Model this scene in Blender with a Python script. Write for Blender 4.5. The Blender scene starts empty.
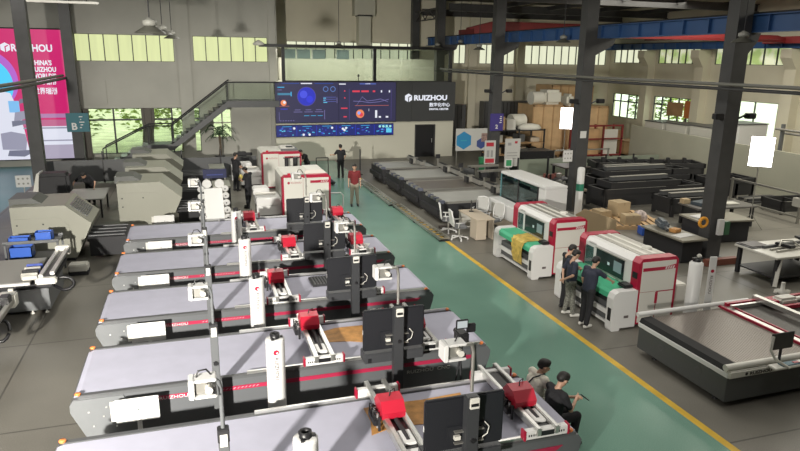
import bpy, bmesh, math, random
from mathutils import Vector, Matrix
random.seed(7)
S = bpy.context.scene
C = S.collection
PI = math.pi
def V(*a): return Vector(a)

# ------------------------------------------------------------------ materials
MATS = {}
def mat(name, col, rough=.5, metal=0, emit=0, noise=0, nscale=8, bump=0, alpha=1, trans=0, spec=None, coat=0):
    if name in MATS: return MATS[name]
    m = bpy.data.materials.new(name); m.use_nodes = True
    nt = m.node_tree; b = nt.nodes['Principled BSDF']
    b.inputs['Base Color'].default_value = (*col, 1)
    b.inputs['Roughness'].default_value = rough
    b.inputs['Metallic'].default_value = metal
    if spec is not None: b.inputs['Specular IOR Level'].default_value = spec
    if coat: b.inputs['Coat Weight'].default_value = coat
    if trans: b.inputs['Transmission Weight'].default_value = trans
    if alpha < 1: b.inputs['Alpha'].default_value = alpha
    if emit:
        b.inputs['Emission Color'].default_value = (*col, 1)
        b.inputs['Emission Strength'].default_value = emit
    if noise or bump:
        tc = nt.nodes.new('ShaderNodeTexCoord'); n = nt.nodes.new('ShaderNodeTexNoise')
        n.inputs['Scale'].default_value = nscale; n.inputs['Detail'].default_value = 5
        nt.links.new(tc.outputs['Object'], n.inputs['Vector'])
        if noise:
            r = nt.nodes.new('ShaderNodeValToRGB')
            r.color_ramp.elements[0].position = .3; r.color_ramp.elements[1].position = .7
            r.color_ramp.elements[0].color = (*[c*(1-noise) for c in col], 1)
            r.color_ramp.elements[1].color = (*[min(1, c*(1+noise)) for c in col], 1)
            nt.links.new(n.outputs['Fac'], r.inputs['Fac']); nt.links.new(r.outputs['Color'], b.inputs['Base Color'])
        if bump:
            bp = nt.nodes.new('ShaderNodeBump'); bp.inputs['Strength'].default_value = bump
            bp.inputs['Distance'].default_value = .02
            nt.links.new(n.outputs['Fac'], bp.inputs['Height']); nt.links.new(bp.outputs['Normal'], b.inputs['Normal'])
    MATS[name] = m
    return m

def glass_mat(name, col, a, rough=.05):
    """thin pane: mostly see-through with a clear reflection"""
    m = bpy.data.materials.new(name); m.use_nodes = True; nt = m.node_tree
    for n in list(nt.nodes): nt.nodes.remove(n)
    o = nt.nodes.new('ShaderNodeOutputMaterial'); mx = nt.nodes.new('ShaderNodeMixShader')
    t = nt.nodes.new('ShaderNodeBsdfTransparent'); t.inputs[0].default_value = (*col, 1)
    g = nt.nodes.new('ShaderNodeBsdfGlossy'); g.inputs['Roughness'].default_value = rough
    g.inputs['Color'].default_value = (.8, .85, .85, 1)
    mx.inputs[0].default_value = a
    nt.links.new(t.outputs[0], mx.inputs[1]); nt.links.new(g.outputs[0], mx.inputs[2]); nt.links.new(mx.outputs[0], o.inputs[0])
    MATS[name] = m; return m

def floor_mat(name, base, seam, dark=.7, rough=.45, sc=2.2):
    m = bpy.data.materials.new(name); m.use_nodes = True; nt = m.node_tree; b = nt.nodes['Principled BSDF']
    N = nt.nodes.new; L = nt.links.new
    tc = N('ShaderNodeTexCoord')
    n1 = N('ShaderNodeTexNoise'); n1.inputs['Scale'].default_value = .45; n1.inputs['Detail'].default_value = 6
    n2 = N('ShaderNodeTexNoise'); n2.inputs['Scale'].default_value = 60; n2.inputs['Detail'].default_value = 3
    L(tc.outputs['Object'], n1.inputs['Vector']); L(tc.outputs['Object'], n2.inputs['Vector'])
    r1 = N('ShaderNodeValToRGB'); r1.color_ramp.elements[0].position = .35; r1.color_ramp.elements[1].position = .65
    r1.color_ramp.elements[0].color = (*[c*dark for c in base], 1); r1.color_ramp.elements[1].color = (*base, 1)
    L(n1.outputs['Fac'], r1.inputs['Fac'])
    mr = N('ShaderNodeMapRange'); mr.inputs['From Min'].default_value = .3; mr.inputs['From Max'].default_value = .7
    mr.inputs['To Min'].default_value = .82; mr.inputs['To Max'].default_value = 1.15
    L(n2.outputs['Fac'], mr.inputs['Value'])
    vm = N('ShaderNodeVectorMath'); vm.operation = 'SCALE'; L(r1.outputs['Color'], vm.inputs[0]); L(mr.outputs['Result'], vm.inputs['Scale'])
    last = vm.outputs['Vector']
    if seam:
        bk = N('ShaderNodeTexBrick'); bk.offset = 0; bk.inputs['Scale'].default_value = 1
        bk.inputs['Brick Width'].default_value = 3.6; bk.inputs['Row Height'].default_value = 3.6
        bk.inputs['Mortar Size'].default_value = .018; bk.inputs['Color1'].default_value = (1, 1, 1, 1)
        bk.inputs['Color2'].default_value = (.93, .93, .93, 1); bk.inputs['Mortar'].default_value = (.45, .45, .45, 1)
        L(tc.outputs['Object'], bk.inputs['Vector'])
        v2 = N('ShaderNodeVectorMath'); v2.operation = 'MULTIPLY'; L(last, v2.inputs[0]); L(bk.outputs['Color'], v2.inputs[1]); last = v2.outputs['Vector']
    L(last, b.inputs['Base Color'])
    mr2 = N('ShaderNodeMapRange'); mr2.inputs['To Min'].default_value = rough-.12; mr2.inputs['To Max'].default_value = rough+.15
    L(n1.outputs['Fac'], mr2.inputs['Value']); L(mr2.outputs['Result'], b.inputs['Roughness'])
    MATS[name] = m; return m

M = mat
concrete = floor_mat('polished_concrete', (.185, .175, .15), True, .74, .42)
greenpaint = floor_mat('green_floor_paint', (.175, .32, .255), False, .86, .2)
tealpaint = floor_mat('teal_floor_paint', (.12, .25, .27), False, .85, .35)
yellow = M('yellow_line_paint', (.62, .40, .05), .4, noise=.15, nscale=3)
wall_l = M('grey_wall_panel', (.46, .455, .41), .7, noise=.06, nscale=.7)
wall_r = M('warm_lit_wall', (.70, .66, .53), .7, noise=.05, nscale=.6)  # cream against the grey walls: right hall's lighting put into the colour
wall_b = M('ivory_panel', (.58, .57, .48), .6, noise=.03, nscale=.5)
roofm = M('dark_roof_sheet', (.10, .09, .075), .8, noise=.2, nscale=1)
steel = M('dark_painted_steel', (.055, .055, .056), .5, noise=.15, nscale=2)
steelbr = M('brown_dark_steel', (.06, .05, .045), .55)
def glow(name, col, st):
    """translucent glazing lit from outside, faint vertical streaks"""
    m = M(name, col, .5, emit=st); b = m.node_tree.nodes['Principled BSDF']; b.inputs['Base Color'].default_value = (.08, .08, .06, 1)
    nt = m.node_tree; tc = nt.nodes.new('ShaderNodeTexCoord'); mp = nt.nodes.new('ShaderNodeMapping'); mp.inputs['Scale'].default_value = (3, 3, .25)
    n = nt.nodes.new('ShaderNodeTexNoise'); n.inputs['Scale'].default_value = 1.5; r = nt.nodes.new('ShaderNodeMapRange'); r.inputs['To Min'].default_value = st*.85; r.inputs['To Max'].default_value = st*1.1
    nt.links.new(tc.outputs['Object'], mp.inputs[0]); nt.links.new(mp.outputs[0], n.inputs['Vector']); nt.links.new(n.outputs['Fac'], r.inputs['Value']); nt.links.new(r.outputs['Result'], b.inputs['Emission Strength'])
    return m
frost = glow('frosted_lit_glazing', (.68, .74, .36), 1.0)
frost2 = glow('frosted_daylight_glazing', (.80, .82, .60), 1.0)
def leafy(name, c1, c2, e, sc):
    m = bpy.data.materials.new(name); m.use_nodes = True; nt = m.node_tree; b = nt.nodes['Principled BSDF']
    tc = nt.nodes.new('ShaderNodeTexCoord'); n = nt.nodes.new('ShaderNodeTexNoise'); n.inputs['Scale'].default_value = sc; n.inputs['Detail'].default_value = 4
    r = nt.nodes.new('ShaderNodeValToRGB'); r.color_ramp.elements[0].position = .4; r.color_ramp.elements[1].position = .6
    r.color_ramp.elements[0].color = (*c1, 1); r.color_ramp.elements[1].color = (*c2, 1)
    nt.links.new(tc.outputs['Object'], n.inputs['Vector']); nt.links.new(n.outputs['Fac'], r.inputs['Fac'])
    nt.links.new(r.outputs['Color'], b.inputs['Base Color']); nt.links.new(r.outputs['Color'], b.inputs['Emission Color'])
    b.inputs['Emission Strength'].default_value = e; b.inputs['Roughness'].default_value = .6
    MATS[name] = m; return m
frost3 = leafy('daylit_textured_glazing', (.42, .55, .2), (.85, .88, .62), .62, 1.1)
black = M('black_plastic', (.014, .014, .016), .4)
blackm = M('matt_black_metal', (.03, .03, .033), .55, spec=.3)
panelblk = M('charcoal_monitor_shell', (.014, .015, .019), .45)
darkgrey = M('dark_grey_enamel', (.085, .088, .092), .4)
midgrey = M('mid_grey_enamel', (.13, .137, .143), .4)
cutbody = M('cutter_grey_enamel', (.105, .11, .117), .35)
white = M('white_enamel', (.66, .66, .65), .35)
offwhite = M('off_white_plastic', (.62, .61, .56), .4)
belt = M('lilac_grey_felt', (.42, .42, .51), .75, noise=.04, nscale=3)
alu = M('brushed_aluminium', (.62, .62, .60), .32, metal=.85)
alud = M('dull_aluminium', (.42, .41, .38), .4, metal=.7)
red = M('signal_red_enamel', (.47, .012, .035), .4)
crim = M('crimson_enamel', (.36, .010, .04), .35, coat=0)
pink = M('crimson_stripe', (.34, .02, .06), .4)
orange = M('orange_button', (.75, .22, .06), .35)
cream = M('cream_grey_enamel', (.29, .29, .24), .45, noise=.03, nscale=1)
bluep = M('blue_plastic', (.03, .12, .55), .4)
cranb = M('crane_blue_paint', (.035, .10, .26), .5, noise=.1, nscale=1)
cranr = M('crane_red_paint', (.23, .02, .022), .5, noise=.1, nscale=1)
leather = M('tan_leather', (.48, .24, .07), .6, noise=.3, nscale=6, bump=.2)
greenbelt = M('green_conveyor_belt', (.06, .40, .22), .5)
goldfab = M('gold_fabric', (.50, .36, .08), .5, noise=.35, nscale=9)
skin = M('skin', (.50, .30, .21), .5)
hairm = M('black_hair', (.012, .010, .009), .6)
navy = M('navy_cloth', (.022, .026, .045), .85)
blackcloth = M('black_cloth', (.014, .014, .017), .85)
maroon = M('maroon_cloth', (.17, .018, .022), .85)
khaki = M('khaki_cloth', (.33, .29, .23), .85)
checks = M('grey_patterned_cloth', (.17, .17, .15), .85, noise=.6, nscale=30)
creamcloth = M('cream_cloth', (.62, .57, .47), .85)
shoew = M('white_shoe', (.65, .64, .6), .5)
ply = M('pale_plywood', (.55, .37, .20), .7, noise=.12, nscale=2)
plyd = M('brown_plywood', (.42, .26, .13), .7, noise=.15, nscale=2)
card = M('cardboard', (.44, .34, .21), .8)
foam = M('white_foam', (.68, .67, .60), .8, bump=.4, nscale=4)
rust = M('dark_red_steel', (.19, .022, .022), .5)
lampg = M('lamp_grey', (.09, .09, .075), .4)
beigec = M('beige_cabinet', (.50, .43, .34), .5)
palm = M('palm_green', (.035, .075, .03), .6)
leafg = M('daylit_leaves', (.33, .43, .09), .7, noise=.5, nscale=2.5)
leafd = M('deep_leaves', (.17, .23, .09), .7, noise=.5, nscale=2.5)
bark = M('bark', (.12, .09, .06), .8)
grass = M('outdoor_grass', (.50, .52, .34), .9, noise=.3, nscale=1)
bedglossy = M('anodised_bed', (.20, .175, .155), .28, metal=.35)
mesh_dark = M('honeycomb_bed', (.07, .066, .06), .5, noise=.5, nscale=40)
bedgrey = M('grey_flatbed', (.36, .36, .34), .4, metal=.0, noise=.08, nscale=1)
lit = M('lit_softbox_cloth', (1, .99, .95), .5, emit=9)
clear = glass_mat('clear_glass', (.93, .96, .92), .07)
tint = glass_mat('tinted_glass', (.80, .84, .80), .12)
teal_g = glass_mat('teal_cabinet_glass', (.30, .45, .47), .18)

# ------------------------------------------------------------------ mesh builder
class MB:
    def __init__(s): s.v = []; s.f = []; s.mi = []; s.ms = []; s.sm = []
    def m(s, mt):
        if mt not in s.ms: s.ms.append(mt)
        return s.ms.index(mt)
    def add(s, vs, fs, mt, smooth=False):
        o = len(s.v); s.v += [tuple(v) for v in vs]; i = s.m(mt)
        for f in fs: s.f.append([o+k for k in f]); s.mi.append(i); s.sm.append(smooth)
        return s
    def box(s, x0, x1, y0, y1, z0, z1, mt, rz=0, c=None, b=0):
        xs, ys, zs = sorted((x0, x1)), sorted((y0, y1)), sorted((z0, z1))
        if b:
            b = min(b, (xs[1]-xs[0])*.45, (ys[1]-ys[0])*.45, (zs[1]-zs[0])*.45)
            bm = bmesh.new(); bmesh.ops.create_cube(bm, size=1)
            for v in bm.verts:
                v.co = V(xs[0]+(v.co.x+.5)*(xs[1]-xs[0]), ys[0]+(v.co.y+.5)*(ys[1]-ys[0]), zs[0]+(v.co.z+.5)*(zs[1]-zs[0]))
            bmesh.ops.bevel(bm, geom=bm.edges[:], offset=b, segments=2, affect='EDGES')
            bm.verts.index_update()
            vs = [v.co.copy() for v in bm.verts]; fs = [[v.index for v in f.verts] for f in bm.faces]; bm.free()
        else:
            vs = [V(x, y, z) for x in xs for y in ys for z in zs]
            fs = [(0, 1, 3, 2), (4, 6, 7, 5), (0, 4, 5, 1), (2, 3, 7, 6), (0, 2, 6, 4), (1, 5, 7, 3)]
        if rz:
            c = Vector(c) if c else V((x0+x1)/2, (y0+y1)/2, 0); R = Matrix.Rotation(rz, 3, 'Z')
            vs = [R @ (Vector(v)-V(c.x, c.y, 0)) + V(c.x, c.y, 0) for v in vs]
        return s.add(vs, fs, mt)
    def bar(s, a, b, w, h, mt, up=V(0, 0, 1)):
        a, b = Vector(a), Vector(b); d = (b-a).normalized()
        if abs(d.dot(up)) > .98: up = V(0, 1, 0)
        x = d.cross(up).normalized(); y = x.cross(d)
        vs = [p + x*sx*w/2 + y*sy*h/2 for p in (a, b) for sx, sy in ((-1, -1), (1, -1), (1, 1), (-1, 1))]
        return s.add(vs, [(0, 3, 2, 1), (4, 5, 6, 7), (0, 1, 5, 4), (1, 2, 6, 5), (2, 3, 7, 6), (3, 0, 4, 7)], mt)
    def rings(s, rs, mt, caps=True, smooth=True):
        n = len(rs[0]); vs = [p for r in rs for p in r]
        fs = [(i*n+j, i*n+(j+1) % n, (i+1)*n+(j+1) % n, (i+1)*n+j) for i in range(len(rs)-1) for j in range(n)]
        s.add(vs, fs, mt, smooth)
        if caps: s.add(list(rs[0]), [list(range(n))[::-1]], mt); s.add(list(rs[-1]), [list(range(n))], mt)
        return s
    def tube(s, pts, r, mt, n=8, caps=True):
        pts = [Vector(p) for p in pts]; rs = []
        rr = r if isinstance(r, (list, tuple)) else [r]*len(pts)
        ref = V(0, 0, 1)
        d0 = (pts[1]-pts[0]).normalized()
        if abs(d0.dot(ref)) > .9: ref = V(1, 0, 0)
        x = d0.cross(ref).normalized()
        for i, p in enumerate(pts):
            d = (pts[min(i+1, len(pts)-1)]-pts[max(i-1, 0)]).normalized()
            x = (x - d*x.dot(d)).normalized(); y = d.cross(x)
            rs.append([p + (x*math.cos(2*PI*k/n)+y*math.sin(2*PI*k/n))*rr[i] for k in range(n)])
        return s.rings(rs, mt, caps)
    def cyl(s, a, b, r, mt, n=16): return s.tube([a, b], r, mt, n)
    def lathe(s, c, prof, mt, n=20, caps=True):
        rs = [[V(c[0]+r*math.cos(2*PI*k/n), c[1]+r*math.sin(2*PI*k/n), c[2]+z) for k in range(n)] for r, z in prof]
        return s.rings(rs, mt, caps)
    def prism(s, prof, plane, a, b, mt):
        """polygon prof extruded from a to b along the axis missing in plane ('xz' -> y)"""
        def P(u, w, t): return {'xz': (u, t, w), 'yz': (t, u, w), 'xy': (u, w, t)}[plane]
        n = len(prof); vs = [P(u, w, a) for u, w in prof]+[P(u, w, b) for u, w in prof]
        fs = [list(range(n))[::-1], [n+i for i in range(n)]]+[(i, (i+1) % n, n+(i+1) % n, n+i) for i in range(n)]
        return s.add(vs, fs, mt)
    def mesh(s, name, flip=True):
        me = bpy.data.meshes.new(name); me.from_pydata([tuple(v) for v in s.v], [], s.f)
        for m_ in s.ms: me.materials.append(m_)
        for p, i, q in zip(me.polygons, s.mi, s.sm): p.material_index = i; p.use_smooth = q
        bm = bmesh.new(); bm.from_mesh(me); bmesh.ops.recalc_face_normals(bm, faces=bm.faces[:]); bm.to_mesh(me); bm.free()
        return me
def obj(name, mb, parent=None, label=None, loc=None):
    me = mb if isinstance(mb, bpy.types.Mesh) else mb.mesh(name)
    o = bpy.data.objects.new(name, me); C.objects.link(o)
    if parent: o.parent = parent
    if label: o['label'] = label
    if loc: o.location = loc
    return o
def tag(o, label, cat, group=None, kind=None):
    o['label'] = label; o['category'] = cat
    if group: o['group'] = group
    if kind: o['kind'] = kind
    return o
def thing(name, label, cat, loc=(0, 0, 0), rz=0, group=None):
    o = bpy.data.objects.new(name, None); C.objects.link(o); o.empty_display_size = .2
    o.location = loc; o.rotation_euler = (0, 0, rz)
    return tag(o, label, cat, group)
def single(name, mb, label, cat, loc=(0, 0, 0), rz=0, group=None):
    o = obj(name, mb); o.location = loc; o.rotation_euler = (0, 0, rz); return tag(o, label, cat, group)
def struct(name, mb, parent=None, label=None):
    o = obj(name, mb, parent)
    if not parent: o['kind'] = 'structure'
    if label: o['label'] = label
    return o
def copy_tree(o, parent=None):
    c = o.copy(); C.objects.link(c)
    if parent: c.parent = parent
    for ch in list(o.children): copy_tree(ch, c)
    return c
def dup(root, loc, label, rz=None):
    c = copy_tree(root); c.location = loc; c['label'] = label
    if rz is not None: c.rotation_euler = (0, 0, rz)
    return c

FONTCACHE = {}
def text_mesh(txt, size, mt, bold=.0, sx=1.0, ext=.002, align='LEFT', space=1.0):
    cu = bpy.data.curves.new('lettering', 'FONT'); cu.body = txt; cu.size = size; cu.offset = bold; cu.extrude = ext
    cu.align_x = align; cu.space_line = space; cu.resolution_u = 3
    o = bpy.data.objects.new('lettering', cu); C.objects.link(o)
    bpy.context.view_layer.update()
    me = bpy.data.meshes.new_from_object(o.evaluated_get(bpy.context.evaluated_depsgraph_get()))
    bpy.data.objects.remove(o); bpy.data.curves.remove(cu)
    for v in me.vertices: v.co.x *= sx
    me.materials.clear(); me.materials.append(mt)
    return me
def lettering(txt, size, mt, loc, face='-y', parent=None, bold=0, sx=1, align='LEFT', ext=.002, rot=None):
    me = text_mesh(txt, size, mt, bold, sx, ext, align)
    o = obj('lettering', me, parent)
    o.location = loc
    o.rotation_euler = rot if rot else {'-y': (PI/2, 0, 0), '-x': (PI/2, 0, -PI/2), '+x': (PI/2, 0, PI/2)}[face]
    return o

# ------------------------------------------------------------------ camera, world, light
def look():
    y, p, r = map(math.radians, (17.85, 14.53, .81))
    f = V(math.sin(y)*math.cos(p), math.cos(y)*math.cos(p), -math.sin(p)); rt = V(math.cos(y), -math.sin(y), 0); up = rt.cross(f)
    r2 = rt*math.cos(r)+up*math.sin(r); u2 = r2.cross(f)
    return Matrix((r2, u2, -f)).transposed().to_4x4()
cam = bpy.data.objects.new('camera', bpy.data.cameras.new('camera')); C.objects.link(cam)
cam.matrix_world = Matrix.Translation((0, 0, 6)) @ look()
cam.data.sensor_width = 36; cam.data.lens = 645/800*36; cam.data.clip_start = .1; cam.data.clip_end = 300
S.camera = cam
S.view_settings.view_transform = 'Standard'; S.view_settings.look = 'None'; S.view_settings.gamma = 1; S.view_settings.exposure = 0
w = bpy.data.worlds.new('sky'); S.world = w; w.use_nodes = True
bg = w.node_tree.nodes['Background']; bg.inputs[0].default_value = (.86, .95, .80, 1); bg.inputs[1].default_value = 2.4

def area(name, loc, rot, sx, sy, power, col=(1, 1, 1), spread=PI):
    l = bpy.data.lights.new(name, 'AREA'); l.shape = 'RECTANGLE'; l.size = sx; l.size_y = sy; l.energy = power; l.color = col; l.spread = spread
    o = bpy.data.objects.new(name, l); C.objects.link(o); o.location = loc; o.rotation_euler = rot; return o
# flood lamp on the mezzanine column, to the left and behind the camera
fl = area('flood_lamp', (-6.3, -3.0, 5.5), (0, 0, 0), .5, .4, 1450, (1, .95, .86))
d = V(-1.6, 12.5, .8)-fl.location; fl.rotation_euler = d.to_track_quat('-Z', 'Y').to_euler(); fl.data.spread = math.radians(72)
# unseen overhead fills, added to brighten the hall
area('overhead_fill', (-2, 6, 9.1), (0, 0, 0), 3, 14, 300, (1, .97, .90))
area('overhead_fill', (9, 12, 9.1), (0, 0, 0), 3, 18, 700, (1, .96, .88))
area('overhead_fill', (23, 20, 9.1), (0, 0, 0), 6, 22, 2100, (1, .95, .82))
area('overhead_fill', (4, 26, 9.1), (0, 0, 0), 5, 14, 950, (1, .97, .88))

area('room_fill', (9.5, 39.6, 6.45), (0, 0, 0), 9, .6, 210, (1, .98, .9))  # unseen fill added to lighten the dark inside of the glass room
area('overhead_fill', (-8, 32, 9.0), (0, 0, 0), 6, 8, 350, (1, .97, .9))  # another added overhead fill, above the far left
# ------------------------------------------------------------------ the hall
XL, XR, YB, YL, ZC = -14, 31.0, 44.0, 39.5, 9.9
fl_ = MB()
def fpl(x0, x1, y0, y1, mt): fl_.add([(x0, y0, 0), (x1, y0, 0), (x1, y1, 0), (x0, y1, 0)], [(0, 1, 2, 3)], mt)
fpl(XL, -7.3, -6, YB, tealpaint); fpl(-7.3, 4.4, -6, YB, concrete); fl_.add([(4.4, -6, 0), (7.82, -6, 0), (7.98, 33, 0), (7.98, 37.9, 0), (4.4, 37.9, 0)], [(0, 1, 2, 3, 4)], greenpaint); fpl(4.4, 8.15, 37.9, YB, concrete)
fl_.add([(7.82, -6, 0), (7.97, -6, 0), (8.13, 33, 0), (7.98, 33, 0)], [(0, 1, 2, 3)], yellow); fpl(7.98, 8.15, 33, 37.9, concrete); fl_.add([(7.97, -6, 0), (XR, -6, 0), (XR, YB, 0), (8.15, YB, 0), (8.15, 33, 0), (8.13, 33, 0)], [(0, 1, 2, 3, 4, 5)], concrete)
struct('floor', fl_)
struct('ceiling', MB().box(XL, XR+.3, -6, YB+.3, ZC, ZC+.2, roofm))
# back wall, left stretch, pierced by the windows
def wall_y(name, y, x0, x1, z0, z1, holes, mt, th=.25):
    """wall in a Y plane as rows of boxes around rectangular holes (x0,x1,z0,z1)"""
    mb = MB(); zs = sorted({z0, z1, *[h[2] for h in holes], *[h[3] for h in holes]})
    for a, b in zip(zs, zs[1:]):
        cur = x0
        for h in sorted(h for h in holes if h[2] <= a+1e-6 and h[3] >= b-1e-6):
            if h[0] > cur: mb.box(cur, h[0], y, y+th, a, b, mt)
            cur = h[1]
        if cur < x1: mb.box(cur, x1, y, y+th, a, b, mt)
    return struct(name, mb)
def wall_x(name, x, y0, y1, z0, z1, holes, mt, th=.25):
    mb = MB(); zs = sorted({z0, z1, *[h[2] for h in holes], *[h[3] for h in holes]})
    for a, b in zip(zs, zs[1:]):
        cur = y0
        for h in sorted(h for h in holes if h[2] <= a+1e-6 and h[3] >= b-1e-6):
            if h[0] > cur: mb.box(x, x+th, cur, h[0], a, b, mt)
            cur = h[1]
        if cur < y1: mb.box(x, x+th, cur, y1, a, b, mt)
    return struct(name, mb)
hl = [(-5.75, -.72, 5.63, 7.06), (.3, 4.45, 5.68, 7.06), (-5.7, .45, .55, 3.1), (1.15, 2.2, 1.35, 3.0)]
wall_y('wall_back_left', YL, XL, 4.75, 0, ZC, hl, wall_l)
struct('wall_back_return', MB().box(4.75, 5.0, YL, YB, 0, ZC, wall_l))
hb = [(6.2, 15.2, 5.7, 7.0), (18.0, 18.9, 5.7, 7.05), (20.0, 22.8, 5.7, 7.05), (23.6, 28.6, 5.7, 7.05), (29.4, 30.6, 5.7, 7.05)]
wall_y('wall_back_right', YB, 4.75, XR+.25, 0, ZC, hb, wall_r)
hr = [(39.8, 43.5, 5.9, 7.12), (34.6, 38.5, 5.9, 7.12), (27.9, 33.3, 5.9, 7.12), (22.5, 26.7, 5.9, 7.12),
      (39.5, 43.2, 1.9, 3.65), (34.4, 38.5, 2.0, 3.7), (28.2, 31.4, 1.2, 3.85)]
wall_x('wall_right', XR, -6, YB, 0, ZC, hr, wall_r)
struct('wall_left', MB().box(XL-.25, XL, -6, YB, 0, ZC, wall_l))
struct('wall_front', MB().box(XL, XR, -6.25, -6, 0, ZC, wall_l))
# plaster pilasters and ledges
p_ = MB()
for x0, x1 in ((-.55, .15), (4.5, 4.9), (-6.1, -5.85)): p_.box(x0, x1, YL-.16, YL, 0, ZC, wall_l)
p_.box(-5.7, .5, YL-.1, YL, 3.1, 3.2, wall_l); p_.box(-5.4, -4.4, YL-.06, YL, 3.35, 4.6, wall_l)
struct('trim_1', p_)
p_ = MB()
for x in (19.4, 23.2, 29.0): p_.box(x-.3, x+.3, YB-.3, YB, 0, ZC, wall_r)
p_.box(15.8, XR, YB-.06, YB, 3.5, 3.6, wall_r)
struct('trim_2', p_)
p_ = MB()
for y in (39.1, 33.95, 27.3, 22): 
    p_.box(XR-.55, XR, y-.35, y+.35, 0, 5.7, wall_r)
    p_.prism([(XR-.55, 5.7), (XR-1.0, 6.3), (XR-1.0, 6.75), (XR, 6.75), (XR, 5.7)], 'xz', y-.35, y+.35, wall_r)
struct('trim_3', p_)
# windows
def window_y(n, y, x0, x1, z0, z1, posts, mt, fr, fw=.05, rows=(), depth=.1):
    mb = MB().box(x0, x1, y+.1, y+.13, z0, z1, mt); w_ = struct('window_%d' % n, mb)
    f = MB()
    for i in range(posts+1):
        x = x0+(x1-x0)*i/posts; f.box(x-fw/2, x+fw/2, y+.02, y+.1, z0, z1, fr)
    for z in (z0, z1, *rows): f.box(x0, x1, y+.02, y+.1, z-fw/2, z+fw/2, fr)
    obj('window_frame', f, w_); return w_
def window_x(n, x, y0, y1, z0, z1, posts, mt, fr, fw=.06, rows=()):
    mb = MB().box(x+.1, x+.13, y0, y1, z0, z1, mt); w_ = struct('window_%d' % n, mb)
    f = MB()
    for i in range(posts+1):
        y = y0+(y1-y0)*i/posts; f.box(x+.02, x+.1, y-fw/2, y+fw/2, z0, z1, fr)
    for z in (z0, z1, *rows): f.box(x+.02, x+.1, y0, y1, z-fw/2, z+fw/2, fr)
    obj('window_frame', f, w_); return w_
fr_d = M('dark_window_frame', (.10, .11, .09), .5)
window_y(1, YL, *hl[0], 7, frost, fr_d); window_y(2, YL, *hl[1], 6, frost, fr_d)
window_y(3, YL, *hl[2], 4, clear, steel, .09, (2.45,)); window_y(4, YL, *hl[3], 2, clear, wall_b, .08, (2.2,))
window_y(5, YB, *hb[0], 14, frost2, fr_d); window_y(6, YB, *hb[1], 2, frost2, fr_d); window_y(7, YB, *hb[2], 5, frost2, fr_d)
window_y(8, YB, *hb[3], 8, frost2, fr_d); window_y(9, YB, *hb[4], 2, frost2, fr_d)
window_x(10, XR, *hr[0], 5, frost2, fr_d); window_x(11, XR, *hr[1], 6, frost3, fr_d); window_x(12, XR, *hr[2], 6, frost3, fr_d); window_x(13, XR, *hr[3], 7, frost2, fr_d)
window_x(14, XR, *hr[4], 4, clear, steel, .09, (3.1,)); window_x(15, XR, *hr[5], 5, clear, steel, .09, (3.15,)); window_x(16, XR, *hr[6], 2, clear, fr_d, .06)

# outdoors
o = obj('ground', MB().add([(-60, YL+.3, -.05), (12, YL+.3, -.05), (12, 90, -.05), (-60, 90, -.05)], [(0, 1, 2, 3)], grass).add([(XR+.3, -20, -.06), (90, -20, -.06), (90, 90, -.06), (12, 90, -.06), (12, YB+.3, -.06), (XR+.3, YB+.3, -.06)], [(0, 1, 2, 3, 4, 5)], M('overexposed_ground', (.82, .82, .74), .8))); o['kind'] = 'structure'  # near-white ground at right stands in for overexposed daylight outside
def tree(x, y, h, r, mt, label, seed):
    rn = random.Random(seed)
    t = thing('tree', label, 'tree', (x, y, -.05), 0, 'trees outside the hall windows')
    obj('trunk', MB().tube([(0, 0, 0), (.1, 0, h*.3), (0, .1, h*.65)], [.16, .12, .06], bark, 8), t)
    mb = MB()
    for i in range(420):
        a = rn.uniform(0, 2*PI); b = math.acos(rn.uniform(-1, 1)); q = r*rn.uniform(.55, 1)
        c = V(math.sin(b)*math.cos(a)*q, math.sin(b)*math.sin(a)*q, h*.62+math.cos(b)*q*1.1)
        s_ = rn.uniform(.12, .28); e = Matrix.Rotation(rn.uniform(0, 6), 3, 'Z') @ Matrix.Rotation(rn.uniform(-1, 1), 3, 'X')
        mb.add([c+e @ V(-s_, 0, 0), c+e @ V(0, -s_*.6, .04), c+e @ V(s_, 0, 0), c+e @ V(0, s_*.6, .04)], [(0, 1, 2, 3)], mt)
    obj('foliage', mb, t)
tree(-6.6, 44, 4.5, 1.8, leafg, 'bright green tree outside the left end of the window behind the stairs', 1)
tree(-3.2, 47.5, 4.2, 1.7, leafg, 'bright green tree outside the middle of the window behind the stairs', 2)
tree(-.6, 44.5, 4.4, 1.9, leafg, 'bright green tree outside the right end of the window behind the stairs', 3)
tree(-9.4, 43.5, 2.4, 1.0, leafd, 'low dark shrub outside the window, left of the stair foot', 4)
tree(37, 46.5, 4.4, 1.8, leafd, 'green tree outside the first tall window of the right wall', 5)
tree(36, 41, 4.6, 1.7, leafg, 'green tree outside the second tall window of the right wall', 6)
tree(40, 34, 1.9, .8, leafg, 'low bush outside the bright opening behind the near column', 7)

# columns of the hall
def hcol(loc, label, corbel=0, cl=1.15):
    t = thing('steel_column', label, 'column', loc, 0, 'steel columns of the hall')
    mb = MB().box(-.26, .26, -.22, -.18, 0, ZC, steel).box(-.26, .26, .18, .22, 0, ZC, steel).box(-.26, -.20, -.18, .18, 0, ZC, steel).box(.20, .26, -.18, .18, 0, ZC, steel).box(-.04, .04, -.18, .18, 0, ZC, steel)
    mb.box(-.32, .32, -.3, .3, 0, .04, steel)
    obj('shaft', mb, t)
    if corbel: obj('bracket', MB().prism([(.26, 6.2), (cl-.1, 6.6), (cl, 6.86), (.26, 6.86)], 'xz', -.16, .16, steel), t)
    if corbel > 1:
        for sx in (-1, 1): obj('flood_lamp', MB().bar((sx*.28, -.1, 4.35), (sx*.5, -.25, 4.5), .06, .06, black).box(sx*.45, sx*.75, -.4, -.2, 4.38, 4.55, black, b=.02), t)
    return t
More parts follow.
